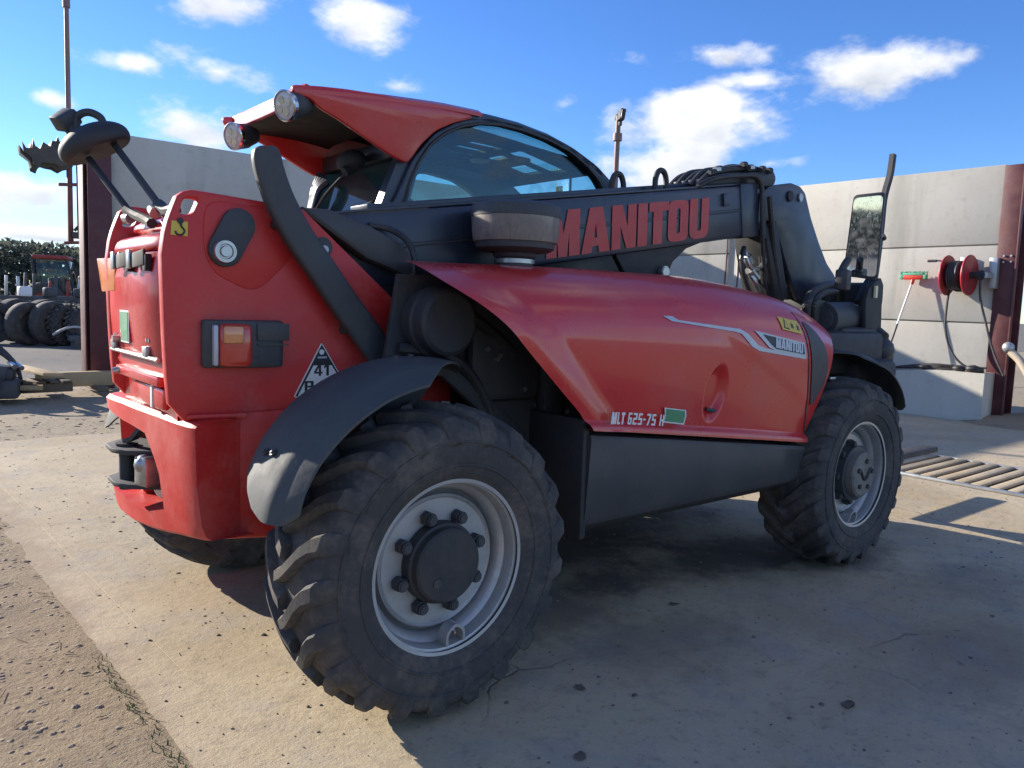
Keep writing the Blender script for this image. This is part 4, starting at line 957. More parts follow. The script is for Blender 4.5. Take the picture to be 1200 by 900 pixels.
# ---------- engine hood (one pressed shell)
ZT = [(-.2, 1.285), (.1, 1.285), (.6, 1.298), (1.0, 1.302), (1.35, 1.302), (1.7, 1.272), (2.03, 1.228), (2.2, 1.178), (2.32, 1.12)]
PROF = [(0, 0), (.004, .03), (.022, .055), (.022, .09), (.010, .30), (.004, .50), (.006, .60), (.018, .70), (.045, .79), (.085, .865), (.135, .925), (.20, .968), (.29, .992), (.40, 1.0), (.50, 1.0)]
XR = [(0, .545), (.09, .505), (.20, .430), (.30, .365), (.45, .275), (.60, .195), (.72, .115), (.79, .068), (.865, .030), (.925, .012), (.968, .008), (.985, .02), (.992, .07), (1.0, .15)]
XF = [(0, 1.885), (.10, 1.915), (.30, 2.005), (.45, 2.065), (.60, 2.115), (.72, 2.150), (.80, 2.180), (.90, 2.215), (1.0, 2.22)]
def smooth_tab(tab, k=6):
    out = [(p.x, p.y) for p in spline([(a, b, 0) for a, b in tab], k)]; r = [out[0]]
    for a, b in out[1:]:
        if a > r[-1][0]+1e-6: r.append((a, b))
    return r
ZT = smooth_tab(ZT); XR = smooth_tab(XR); XF = smooth_tab(XF)
PROF = [(b, a) for a, b in smooth_tab([(b, a) for a, b in PROF], 5)]
def z_top(x): return interp(x, ZT)
def z_bot(x): return .775-.116*(x-.534)
def plan(x): return .050*sm(1.75, 2.25, x)**1.3+.02*sm(.5, -.1, x)
def hood_y(x, z):
    h = (z-z_bot(x))/(z_top(x)-z_bot(x)); h = max(0, min(1, h))
    dy = interp(h, [(b, a) for a, b in PROF]); y = -.845+dy+plan(x)
    # flared arch along the rear edge
    d = x-interp(h, XR); y -= .024*sm(.21, .04, d)*sm(.95, .70, h)
    # pressed diagonal line and front shut line
    zl = 1.265-(x-.86)*.47; y -= .0045*sm(-.03, .03, z-zl)*sm(.8, .95, x)*sm(2.0, 1.8, x)*sm(.95, .8, h)
    return y
def hood_pt(u, s):
    k = s*(len(PROF)-1); i = min(int(k), len(PROF)-2); f = k-i
    dy = PROF[i][0]+(PROF[i+1][0]-PROF[i][0])*f; h = PROF[i][1]+(PROF[i+1][1]-PROF[i][1])*f
    xr, xf = interp(h, XR), interp(h, XF)
    if dy > .29: xr = interp(dy, [(.29, interp(.992, XR)), (.40, .15), (.50, .225)]); xf = 2.2
    x = xr+(xf-xr)*u; z = z_bot(x)+(z_top(x)-z_bot(x))*h
    y = (hood_y(x, z) if h < .985 else -.845+dy+plan(x))
    if h < .985: pass
    # latch pocket
    lx_, lz_ = (x-1.22)/.062, (z-.86)/.105
    r = math.sqrt((lx_-.25*lz_)**2+lz_**2) if abs(lz_) < 1.5 else 9
    y += .026*sm(1.08, .66, r)
    return Vector((x, y, z))
bm = BM(); NU, NS = 230, 190
G = [[bm.verts.new(hood_pt(i/NU, j/NS)) for j in range(NS+1)] for i in range(NU+1)]
for i in range(NU):
    for j in range(NS): bm.faces.new((G[i][j], G[i+1][j], G[i+1][j+1], G[i][j+1]))
# turned edges at the rear arch and front
for I, dx in ((0, .05), (NU, -.04)):
    r2 = [bm.verts.new(v.co+Vector((dx, .035, -.004))) for v in G[I]]; 
    for j in range(NS): bm.faces.new((G[I][j], G[I][j+1], r2[j+1], r2[j]))
rr_ = [bm.verts.new(G[i][0].co+Vector((0, .06, .002))) for i in range(NU+1)]
for i in range(NU): bm.faces.new((G[i][0], G[i+1][0], rr_[i+1], rr_[i]))
hood = obj('hood', bm, 'red', TH, 38)
# far side of the hood: drop to the boom well
bm = BM(); g = [[bm.verts.new((.2+2.0*i/20, -.345, z_top(.2+2.0*i/20)-.001 if j == 0 else .9)) for j in range(2)] for i in range(21)]
for i in range(20): bm.faces.new((g[i][0], g[i+1][0], g[i+1][1], g[i][1]))
obj('hood_inner_side', bm, 'dark', hood)
def on_hood(pts, name, mat, parent, off=.004, sub=True, thick=0.002):
    me = flat(pts, (), 0, 0); bm = BM(); bm.from_mesh(me)
    bmesh.ops.remove_doubles(bm, verts=bm.verts, dist=1e-5)
    for c in range(4):
        es = [e for e in bm.edges if e.calc_length() > .03]
        if not es: break
        bmesh.ops.subdivide_edges(bm, edges=es, cuts=1); bmesh.ops.triangulate(bm, faces=bm.faces)
    for v in bm.verts: x, z = v.co.x, v.co.y; v.co = (x, hood_y(x, z)-off, z)
    bm.to_mesh(me); bm.free(); return link(name, me, mat, parent, 60)
# front grille panel
on_hood([(1.839, 1.137), (1.889, 1.124), (1.957, 1.088), (2.022, 1.036), (2.052, 0.976), (2.054, 0.915), (2.025, 0.863), (1.967, 0.817), (1.916, 0.778), (1.895, 0.779)], 'grille', 'panel', hood, .004)
on_hood([(1.804, 1.173), (1.814, 1.173), (1.904, 0.617), (1.893, 0.618)], 'shut_line', 'dark', hood, .002)
# silver swoosh and badge
on_hood([(0.901, 1.141), (0.951, 1.141), (0.980, 1.128), (1.339, 1.100), (1.391, 1.082), (1.454, 1.039), (1.508, 1.025), (1.808, 0.993), (1.810, 0.978), (1.462, 1.016), (1.414, 1.033), (1.347, 1.082), (1.302, 1.090), (0.981, 1.120), (0.943, 1.123)], 'silver_flash', 'silver', hood, .003)
on_hood([(1.435, 1.095), (1.801, 1.046), (1.808, 0.991), (1.581, 1.016), (1.531, 1.029)], 'badge_edge', 'silver', hood, .004)
on_hood([(1.490, 1.081), (1.791, 1.041), (1.797, 0.998), (1.580, 1.023), (1.548, 1.039)], 'badge_field', 'blackprint', hood, .0055)
# yellow warning strip
ws = on_hood([(1.639, 1.152), (1.789, 1.135), (1.796, 1.081), (1.646, 1.100)], 'sticker', 'yellow', hood, .004)
q0 = (1.660, -0.820, 1.107); q1 = (1.697, -0.820, 1.140)
on_hood([(q0[0], q0[2]), (q0[0]+.042, q0[2]-.008), (q0[0]+.021, q0[2]+.040)], 'sticker_print', 'blackprint', ws, .0052)
on_hood([(q0[0]+.008, q0[2]+.003), (q0[0]+.034, q0[2]-.002), (q0[0]+.021, q0[2]+.028)], 'sticker_print', 'yellow', ws, .0060)
for k in range(2):
    cx_, cz_ = q0[0]+.070+.042*k, q0[2]+.008-.008*k
    on_hood([(cx_+.014*math.cos(a)*(1 if i % 2 else .45), cz_+.016*math.sin(a)*(1 if i % 2 else .45)) for i, a in enumerate([j*math.pi/6 for j in range(12)])], 'sticker_print', 'blackprint', ws, .0052)
# model lettering and inspection sticker
t0 = (0.631, -0.825, 0.788); t1_ = (0.925, -0.825, 0.757)
def flange_y(x, z0): return min(hood_y(x+dx_, z0+q*.012) for q in range(5) for dx_ in (-.03, 0, .03))-.002
block_word('MLT 625-75 H', lambda a, b: (lambda x, z: Vector((x, flange_y(x, z-.040*b), z)))(t0[0]+(t1_[0]-t0[0])*a, t0[2]+(t1_[2]-t0[2])*a+.040*b), 'letter', 'white', hood, .16, .15)
is_ = on_hood([(0.924, 0.823), (1.044, 0.807), (1.051, 0.787), (1.044, 0.753), (0.924, 0.770), (0.932, 0.793)], 'sticker', 'white', hood, .009)
on_hood([(0.932, 0.818), (1.037, 0.804), (1.043, 0.787), (1.037, 0.759), (0.931, 0.774), (0.938, 0.792)], 'sticker_print', 'green', is_, .0105)
# latch in its pocket
bm = BM(); lq = (1.252, -0.800, 0.786)
tube(bm, [(lq[0]-.05, lq[1]-.004, lq[2]+.012), (lq[0]-.01, lq[1]-.012, lq[2]+.004), (lq[0]+.035, lq[1]-.004, lq[2]+.006)], .008, 8, 5); box(bm, (lq[0]-.005, lq[1]-.003, lq[2]-.012), (.035, .02, .03), bev=.006); obj('hood_latch', bm, 'blackm', hood)
bm = BM(); pq = (2.139, -0.800, 0.892); box(bm, (pq[0]+.01, pq[1]+.02, pq[2]-.01), (.05, .03, .012), bev=.003); obj('front_catch', bm, 'steel', hood)
# black belly panel
bm = BM(); o_ = [(.575, z_bot(.575)-.014), (1.90, z_bot(1.90)-.014)]
def belly(y, zs): return y
nb = 20; rows = []
for i in range(nb+1):
    x = .578+(1.895-.578)*i/nb; zt = z_bot(x)-.014
    rows.append([bm.verts.new(p) for p in ((x, -.78, zt), (x, -.822, zt-.006), (x, -.828, zt-.02), (x, -.812, .47), (x, -.800, .445), (x, -.70, .388), (x, -.50, .380))])
for i in range(nb):
    for j in range(6): bm.faces.new((rows[i][j], rows[i+1][j], rows[i+1][j+1], rows[i][j+1]))
for i in (0, nb): bm.faces.new(rows[i])
obj('belly_panel', bm, 'panel', TH, 30)

# ---------- air pre-cleaner on the hood
pcx, pcy = .50, -.50
bm = BM(); lathe(bm, [(.0, 1.245), (.064, 1.245), (.064, 1.316), (.072, 1.322), (.076, 1.334), (.118, 1.340), (.134, 1.350), (.137, 1.372)], 48, 'z', (pcx, pcy, 0)); pb = obj('air_precleaner', bm, 'blackm', TH, 30)
bm = BM(); lathe(bm, [(.137, 1.368), (.143, 1.370), (.148, 1.40), (.151, 1.452), (.147, 1.454)], 56, 'z', (pcx, pcy, 0)); obj('dust_bowl', bm, 'paleplast', pb, 30)
bm = BM(); lathe(bm, [(.147, 1.450), (.153, 1.452), (.155, 1.474), (.149, 1.490), (.12, 1.500), (.05, 1.505), (.0, 1.505)], 56, 'z', (pcx, pcy, 0)); cyl(bm, (pcx-.02, pcy, 1.50), (pcx-.02, pcy, 1.513), .02, n=12, bev=.004); obj('precleaner_lid', bm, 'blackm', pb, 30)
bm = BM(); lathe(bm, [(.064, 1.300), (.069, 1.300), (.069, 1.314), (.064, 1.314)], 40, 'z', (pcx, pcy, 0), True); obj('clamp_band', bm, 'steel', pb)

# ---------- boom
SL = math.atan(.165); BO = Vector((-.45, -.225, 1.235)); ca_, sa_ = math.cos(SL), math.sin(SL)
def bp_(u, w, y=0.): return Vector((BO.x+u*ca_-w*sa_, BO.y+y, BO.z+u*sa_+w*ca_))
def on_boom(bm, u0, u1, w0, w1, y0, y1, bev=.012):
    box(bm, bp_((u0+u1)/2, (w0+w1)/2, (y0+y1)/2), (u1-u0, y1-y0, w1-w0), Matrix.Rotation(-SL, 4, 'Y'), bev)
bm = BM(); on_boom(bm, .0, 2.62, -.122, .122, -.115, .115, .018); boom = obj('boom', bm, 'black', TH, 30)
bm = BM(); on_boom(bm, .25, 2.55, .1222, .131, -.105, .105, .002); on_boom(bm, .55, 2.5, .128, .150, -.03, .09, .004); obj('boom_top_plate', bm, 'black', boom)
bm = BM(); on_boom(bm, .4, 2.60, -.002, .004, -.1185, -.114, .001); on_boom(bm, .4, 2.60, .010, .013, -.1175, -.114, .001); obj('boom_seam', bm, 'dark', boom)
bm = BM(); on_boom(bm, -.09, .12, -.10, .11, -.15, .15, .03); obj('boom_pivot', bm, 'dark', boom)
uL0, uL1 = 1.235, 2.245
block_word('MANITOU', lambda a, b: bp_(uL0+(uL1-uL0)*a, -.100+.176*b, -.1190), 'letter', 'redprint', boom, .10)
qa = (1.574, -0.830, 1.028); qb = (1.780, -0.830, 1.002)
zh = .042
block_word('MANITOU', lambda a, b: (lambda x, z: Vector((x, hood_y(x, z)-.0068, z)))(qa[0]+(qb[0]-qa[0])*a, qa[2]+(qb[2]-qa[2])*a+zh*b), 'letter', 'silver', hood, .12)
# lifting eyes on top
for q in ((1.430, -0.260, 1.692), (1.566, -0.260, 1.724)):
    pass
for u, y in ((1.80, .02), (1.99, -.06)):
    bm = BM(); c = bp_(u, .135, y); pts_ = [c+Vector((-.036, 0, -.012)), c+Vector((-.036, 0, .034)), c+Vector((-.022, 0, .066)), c+Vector((0, 0, .076)), c+Vector((.022, 0, .066)), c+Vector((.036, 0, .034)), c+Vector((.036, 0, -.006))]
    tube(bm, pts_, .0125, 10, 6, (0, 1, 0)); obj('lifting_eye', bm, 'dark', boom, 50)
# lower lug with its pin and the lift cylinder
plate('cylinder_lug', [tuple((p.x, p.z)) for p in (bp_(1.65, -.115), bp_(2.28, -.115), bp_(2.12, -.14), bp_(2.02, -.19), bp_(1.97, -.255), bp_(1.90, -.275), bp_(1.80, -.26), bp_(1.70, -.20))], 'dark', boom, 'y', BO.y-.07, .03, .005)
bm = BM(); p = bp_(1.935, -.225, -.085); cyl(bm, p, p+Vector((0, -.03, 0)), .026, n=20, bev=.004); lg = obj('lug_pin', bm, 'steel', boom)
bm = BM(); cyl(bm, bp_(1.93, -.225, 0), (.75, BO.y, .86), .034, n=16); obj('lift_rod', bm, 'chrome', boom)
bm = BM(); cyl(bm, (1.12, BO.y, 1.03), (.35, BO.y, .72), .055, n=20); sphere(bm, bp_(1.93, -.225, 0), .06); obj('lift_cylinder', bm, 'dark', boom)
# inner boom section and head
bm = BM(); on_boom(bm, 2.55, 2.80, -.100, .105, -.09, .09, .012); obj('boom_extension', bm, 'black', boom)
bm = BM(); on_boom(bm, 2.50, 2.64, -.128, .128, -.122, .122, .01); on_boom(bm, 2.36, 2.40, .03, .09, -.125, -.10, .004); obj('boom_collar', bm, 'black', boom)
HD = [(2.184, 1.740), (2.267, 1.795), (2.457, 1.831), (2.539, 1.824), (2.593, 1.796), (2.669, 1.672), (2.764, 1.554), (2.860, 1.451), (2.952, 1.391), (3.020, 1.319), (2.999, 1.270), (2.809, 1.245), (2.601, 1.239), (2.522, 1.334), (2.433, 1.460), (2.355, 1.582), (2.265, 1.624), (2.179, 1.600)]
for yy_, th_ in ((-.315, .03), (-.135, .03)):
    plate('boom_head', rnd(HD, .012, 2), 'black', boom, 'y', yy_, th_, .006)
bm = BM(); q1 = (2.487, -0.340, 1.723); q2 = (2.821, -0.340, 1.347)
box(bm, ((q1[0]+q2[0])/2, -.225, (q1[2]+q2[2])/2-.0), (.10, .16, .52), (0, rad(-32), 0), .02); obj('head_core', bm, 'dark', boom)
hp_ = (2.564, -0.335, 1.767); bm = BM(); cyl(bm, (hp_[0]-.02, -.33, hp_[2]), (hp_[0]-.02, -.338, hp_[2]), .022, n=18, bev=.003); obj('head_pin', bm, 'steel', boom)
bm = BM(); cyl(bm, (hp_[0]-.12, -.33, hp_[2]-.005), (hp_[0]-.12, -.340, hp_[2]-.005), .028, n=18, bev=.003); obj('head_pin', bm, 'dark', boom)
# tilt ram behind the head and hydraulics hung under the boom end
bm = BM(); a_ = (2.323, -0.260, 1.618); b_ = (2.623, -0.260, 1.270); cyl(bm, a_, b_, .045, n=16); cyl(bm, (2.509, -0.200, 1.638), (2.660, -0.200, 1.294), .05, n=16); box(bm, (2.36, -.24, 1.42), (.12, .20, .42), (0, rad(-22), 0), .02); obj('tilt_ram', bm, 'dark', boom)
bm = BM(); cyl(bm, (2.422, -0.280, 1.373), (2.472, -0.280, 1.296), .016, n=10); cyl(bm, (2.485, -0.280, 1.385), (2.543, -0.280, 1.308), .016, n=10); obj('ram_sleeve', bm, 'brass', boom)
bm = BM()
tube(bm, [(2.139, -0.300, 1.458), (2.136, -0.310, 1.416), (2.176, -0.310, 1.385), (2.243, -0.310, 1.384), (2.284, -0.310, 1.416), (2.300, -0.300, 1.477)], .014, 8, 6); tube(bm, [(2.195, -0.300, 1.352), (2.213, -0.310, 1.319), (2.263, -0.300, 1.279)], .016, 8, 5); cyl(bm, (2.177, -0.300, 1.376), (2.241, -0.300, 1.338), .024, n=10); cyl(bm, (2.155, -0.300, 1.442), (2.188, -0.300, 1.411), .02, n=8); obj('pipe_fitting', bm, 'steel', boom)
bm = BM(); tube(bm, [(2.122, -0.300, 1.481), (2.077, -0.320, 1.428), (2.085, -0.330, 1.354), (2.161, -0.330, 1.254), (2.226, -0.330, 1.201)], .012, 8, 8); tube(bm, [(2.273, -0.300, 1.450), (2.311, -0.300, 1.324), (2.403, -0.300, 1.205)], .013, 8, 8); tube(bm, [(2.152, -0.360, 1.747), (2.170, -0.360, 1.598), (2.206, -0.350, 1.486), (2.267, -0.330, 1.364)], .010, 8, 8); tube(bm, [(2.228, -0.355, 1.735), (2.257, -0.355, 1.623), (2.332, -0.340, 1.453), (2.438, -0.330, 1.233)], .014, 8, 8); obj('hydraulic_hose', bm, 'hose', boom)
# valve bank and hoses on top of the boom end
bm = BM(); on_boom(bm, 2.24, 2.86, .13, .165, -.08, .09, .01); on_boom(bm, 2.36, 2.58, .16, .205, -.07, .06, .012); on_boom(bm, 2.56, 2.82, .10, .185, -.12, .10, .035); obj('valve_bank', bm, 'blackm', boom)
bm = BM()
for k in range(5):
    y = -.085+.042*k; tube(bm, [bp_(2.22, .135, y), bp_(2.32, .185+.008*(k % 2), y), bp_(2.48, .200, y*.9), bp_(2.64, .196+.008*(k % 3), y), bp_(2.76, .165, y), bp_(2.80, .10, y*.9), bp_(2.78, .0, y*.8)], .016, 8, 8)
tube(bm, [bp_(2.20, .13, -.10), bp_(2.30, .16, -.13), bp_(2.50, .165, -.13), bp_(2.62, .15, -.132), bp_(2.66, .06, -.132), bp_(2.66, -.14, -.13)], .012, 8, 8); obj('hydraulic_hose', bm, 'hose', boom)
for u, w, y in ((2.30, .185, -.10), (2.36, .20, -.09), (2.56, .215, -.10), (2.60, .20, -.11), (2.74, .18, -.12), (2.42, .205, -.06), (2.68, .19, -.12)):
    bm = BM()
    c = bp_(u, w, y); cyl(bm, c-Vector((.016, 0, .003)), c+Vector((.016, 0, .003)), .015, n=6); obj('hose_coupling', bm, 'steel' if u in (2.36, 2.60) else 'dark', boom)

# ---------- carriage and front frame
bm = BM(); box(bm, (3.02, -.2, 1.02), (.10, .74, .66), (0, rad(-6), 0), .02); box(bm, (2.93, -.225, 1.22), (.16, .30, .16), bev=.03); cyl(bm, (2.97, -.50, 1.17), (2.97, .10, 1.17), .055, n=20); obj('carriage', bm, 'dark', TH)
for y in (-.52, -.225, .08):
    plate('carriage_hook', [(2.850, 1.250), (2.903, 1.324), (2.960, 1.377), (3.038, 1.376), (3.083, 1.341), (3.078, 1.257), (3.032, 1.008), (2.926, 1.009)], 'dark', TH, 'y', y, .03, .005)
bm = BM(); cyl(bm, (2.428, -0.550, 1.144), (3.023, -0.450, 1.160), .085, n=28, bev=.02); cyl(bm, (2.435, -0.500, 1.151), (2.427, -0.550, 1.149), .09, n=28); obj('front_cylinder', bm, 'blackm', TH)
bm = BM(); a_ = (2.810, -0.530, 1.204); box(bm, a_, (.05, .02, .045), bev=.004); obj('cylinder_label', bm, 'silver', TH)
bm = BM(); tube(bm, [(2.355, -0.520, 1.125), (2.329, -0.540, 1.234), (2.496, -0.500, 1.298), (2.773, -0.450, 1.327), (2.869, -0.420, 1.248)], .022, 10, 8); tube(bm, [(2.382, -0.540, 1.135), (2.358, -0.560, 1.227), (2.512, -0.520, 1.277), (2.704, -0.480, 1.289)], .017, 10, 8); tube(bm, [(2.483, -0.560, 1.086), (2.676, -0.560, 1.052), (3.093, -0.500, 1.068)], .03, 10, 8); obj('front_hose', bm, 'hose', TH)
bm = BM(); box(bm, (2.52, -.40, .98), (.80, .52, .22), bev=.04); box(bm, (2.75, -.42, .80), (.45, .60, .30), bev=.05); box(bm, (2.70, -.52, 1.06), (.36, .22, .10), bev=.03); obj('front_frame', bm, 'dark', TH)
bm = BM(); cyl(bm, (3.028, -0.520, 1.088), (3.007, -0.600, 1.036), .05, n=14, bev=.01); sphere(bm, (2.995, -0.600, 0.990), .07); obj('front_lamp', bm, 'blackm', TH)
# forks, low in front of the machine
for y in (-.45, .12):
    bm = BM(); box(bm, (3.12, y, .62), (.045, .10, .62), bev=.006); box(bm, (3.62, y, .325), (1.0, .10, .035), bev=.008); obj('fork', bm, 'dark', TH)
bm = BM(); box(bm, (3.06, -.16, .92), (.05, .95, .09), bev=.01); box(bm, (3.06, -.16, .45), (.05, .95, .09), bev=.01); box(bm, (3.04, .3, .68), (.04, .07, .5)); box(bm, (3.04, -.6, .68), (.04, .07, .5)); obj('fork_frame', bm, 'dark', TH)

# ---------- front right mirror on its bar
MY = -.62
A_ = [Vector(v) for v in ((2.599, -0.592, 1.754), (2.633, -0.724, 1.763), (2.656, -0.709, 1.356), (2.616, -0.560, 1.376))]
mn = (A_[1]-A_[0]).cross(A_[3]-A_[0]).normalized()
if mn.x > 0: mn = -mn
mu = (A_[1]-A_[0]).normalized(); mv = mn.cross(mu).normalized()
if mv.z < 0: mv = -mv
cen = sum(A_, Vector())/4
def mir(name, k, off, th, mat, par):
    q = [((p-cen).dot(mu)*k+0, (p-cen).dot(mv)*k) for p in A_]; k2 = 1
    me = flat(rnd(q, .022, 4), (), th, .003 if th > .01 else 0)
    for v in me.vertices: a, b, c = v.co; v.co = cen+mu*a+mv*b+mn*(off+c)
    bm = BM(); bm.from_mesh(me); bmesh.ops.remove_doubles(bm, verts=bm.verts, dist=1e-5); bmesh.ops.recalc_face_normals(bm, faces=bm.faces); bm.to_mesh(me); bm.free()
    return link(name, me, mat, par, 40)
mb = mir('front_mirror', 1.05, -.012, .03, 'blackm', TH); mir('mirror_glass', .97, .0045, .002, 'mirror', mb)
bm = BM(); sweep(bm, spline([(2.996, -0.580, 2.021), (2.981, -0.580, 1.913), (2.946, -0.575, 1.790), (2.938, -0.575, 1.621), (2.928, -0.570, 1.406), (2.903, -0.570, 1.333)], 6), [(-.016, -.012), (.016, -.012), (.016, .012), (-.016, .012)], (0, 1, 0)); obj('mirror_bar', bm, 'dark', mb)
bm = BM(); cyl(bm, (2.909, -0.600, 1.591), (2.931, -0.600, 1.575), .014, n=8); obj('bar_clamp', bm, 'dark', mb)
bm = BM(); box(bm, (2.461, -0.640, 1.339), (.10, .06, .10), (0, 0, .3), .012); tube(bm, [(2.438, -0.640, 1.379), (2.466, -0.640, 1.413), (2.495, -0.640, 1.439)], .018, 8, 4); obj('mirror_bracket', bm, 'blackm', mb)
plate('mirror_hook', [(2.763, 1.248), (2.789, 1.311), (2.856, 1.349), (2.910, 1.369), (2.944, 1.335), (2.949, 1.254), (2.893, 1.027), (2.799, 1.028)], 'dark', mb, 'y', -.60, .025, .005)
bm = BM(); cyl(bm, (2.837, -0.620, 1.326), (2.839, -0.620, 1.264), .014, n=8); obj('hook_pad', bm, 'brass', mb)

# ---------- rear view mirror on two rods above the tail (its dark back faces us)
bm = BM(); mc = Vector((-.640, .20, 1.612))
g_ = bmesh.ops.create_uvsphere(bm, u_segments=40, v_segments=20, radius=1)
ax = Vector((.69, -.57, .43)).normalized(); az_ = Vector((-.38, .20, .88)); az_ = (az_-ax*az_.dot(ax)).normalized(); ay = az_.cross(ax).normalized()
for v in bm.verts:
    a, b, c = v.co; c = max(c, -.42)
    v.co = mc+ax*a*.112+ay*b*.09+az_*c*.060
rm = obj('rear_mirror', bm, 'dark', TH, 50)
bm = BM(); tube(bm, [mc+ax*.05+az_*.03, mc+ax*.055+az_*.065, mc+ax*.025+az_*.095, mc-ax*.015+az_*.09, mc-ax*.03+az_*.04], .012, 10, 6); box(bm, mc-ax*.045+az_*.10, (.065, .06, .05), (.2, rad(-40), .3), .008); tube(bm, [mc-ax*.04+az_*.03, mc-ax*.045+az_*.10], .02, 10, 2); obj('mirror_clamp', bm, 'blackm', rm)
bm = BM()
for p0, p1 in (((-0.657, 0.200, 1.567), (-0.587, 0.030, 1.405)), ((-0.600, 0.170, 1.629), (-0.543, -0.140, 1.410))):
    cyl(bm, p0, p1, .0105, n=10)
obj('mirror_rod', bm, 'dark', rm)
bm = BM(); tube(bm, [(-0.592, 0.030, 1.404), (-0.580, -0.020, 1.387), (-0.568, -0.100, 1.368), (-0.567, -0.150, 1.356)], .015, 8, 6); tube(bm, [(-0.545, -0.140, 1.412), (-0.541, -0.200, 1.391), (-0.535, -0.260, 1.390)], .018, 8, 6); obj('rod_mount', bm, 'dark', rm)
bm = BM(); cyl(bm, (-0.590, 0.040, 1.380), (-0.587, 0.000, 1.378), .016, n=12); obj('rod_nut', bm, 'steel', rm)
bm = BM(); cyl(bm, (-0.556, -0.120, 1.398), (-0.560, -0.160, 1.385), .016, n=12); obj('rod_nut', bm, 'steel', rm)
bm = BM(); cyl(bm, (-0.543, -0.180, 1.388), (-0.541, -0.200, 1.382), .014, n=12); obj('rod_nut', bm, 'steel', rm)

# amber marker on the far side of the tail
bm = BM(); aq = [(-0.600, 0.350, 1.266), (-0.600, 0.107, 1.263), (-0.600, 0.114, 1.160), (-0.600, 0.285, 1.156)]
me = flat([(q[1], q[2]) for q in aq], (), .02, .004); orient(me, 'x', -.60); bm.free(); link('side_marker', me, 'amber', TH, 40)

# ---------- cab (stands on the left half of the machine)
YR, YL = .06, .72
SIDE = [(.30, .95), (.30, 1.46), (.365, 1.58), (.42, 1.70), (.52, 1.815), (.64, 1.885), (.78, 1.922), (.95, 1.922), (1.12, 1.903), (1.27, 1.870), (1.42, 1.815), (1.54, 1.742), (1.64, 1.64), (1.71, 1.50), (1.76, 1.30), (1.78, 1.05), (1.78, .95)]
WINR = [(0.378, 1.485), (0.388, 1.527), (0.413, 1.617), (0.449, 1.696), (0.498, 1.765), (0.561, 1.817), (0.646, 1.861), (0.743, 1.888), (0.854, 1.900), (0.980, 1.896), (1.119, 1.879), (1.244, 1.850), (1.349, 1.804), (1.430, 1.749), (1.492, 1.678)]
WINR = WINR+[(1.60, 1.60), (1.62, 1.52), (1.60, 1.46), (.52, 1.40), (.41, 1.40), (.40, 1.43)]
WINR = rnd(WINR, .02, 2)
WINL = rnd([(0.791, 1.532), (0.809, 1.582), (0.862, 1.770), (0.896, 1.783), (0.940, 1.785), (1.084, 1.770), (1.203, 1.725), (1.260, 1.658), (1.263, 1.593)], .02, 3)
cab = plate('cab', rnd(SIDE, .03, 3), 'black', TH, 'y', YR+.0, .05, .008, [WINR])
plate('cab_side_frame', rnd(SIDE, .03, 3), 'black', cab, 'y', YL, .05, .008, [WINL])
plate('side_window', WINR, 'glass', cab, 'y', YR+.004, .006, 0)
plate('side_window', WINL, 'glass', cab, 'y', YL-.004, .006, 0)
# rubber seal round the near window
bm = BM(); sweep(bm, [(x, YR-.026, z) for x, z in WINR]+[(WINR[0][0], YR-.026, WINR[0][1])], csec(.007, 6), (0, 1, 0)); obj('window_seal', bm, 'hose', cab)
# roof: black shell over the front, red skin with a deep overhang at the rear
def roof_z(x): return interp(x, [(-.08, 1.872), (-.02, 1.888), (.10, 1.903), (.30, 1.922), (.55, 1.940), (.80, 1.944), (.95, 1.940), (1.12, 1.920), (1.27, 1.886), (1.42, 1.830), (1.55, 1.750), (1.66, 1.63), (1.72, 1.50)])
def strip(x0, x1, n, ys, zoff, name, mat, parent, edge=0.0, th=.02, skip=None):
    bm = BM(); rows = []
    for i in range(n+1):
        x = x0+(x1-x0)*i/n
        rows.append([[bm.verts.new((x, y, roof_z(x)+zoff-(edge if j in (0, len(ys)-1) else 0)-k*th)) for j, y in enumerate(ys)] for k in (0, 1)])
    m = len(ys)
    for i in range(n):
        for j in range(m-1):
            if skip and skip((x0+(x1-x0)*(i+.5)/n), (ys[j]+ys[j+1])/2): 
                for (p, q) in (((i, j), (i+1, j)), ((i+1, j), (i+1, j+1)), ((i+1, j+1), (i, j+1)), ((i, j+1), (i, j))):
                    w4 = (rows[p[0]][0][p[1]], rows[q[0]][0][q[1]], rows[q[0]][1][q[1]], rows[p[0]][1][p[1]])
                    old = bm.faces.get(w4)
                    if old: bm.faces.remove(old)
                    else: bm.faces.new(w4)
                continue
            bm.faces.new((rows[i][0][j], rows[i+1][0][j], rows[i+1][0][j+1], rows[i][0][j+1])); bm.faces.new((rows[i][1][j], rows[i][1][j+1], rows[i+1][1][j+1], rows[i+1][1][j]))
        for j in (0, m-1): bm.faces.new((rows[i][0][j], rows[i][1][j], rows[i+1][1][j], rows[i+1][0][j]))
    for i in (0, n):
        for j in range(m-1): bm.faces.new((rows[i][0][j], rows[i][0][j+1], rows[i][1][j+1], rows[i][1][j]))
    bmesh.ops.remove_doubles(bm, verts=bm.verts, dist=1e-5)
    return obj(name, bm, mat, parent, 50)
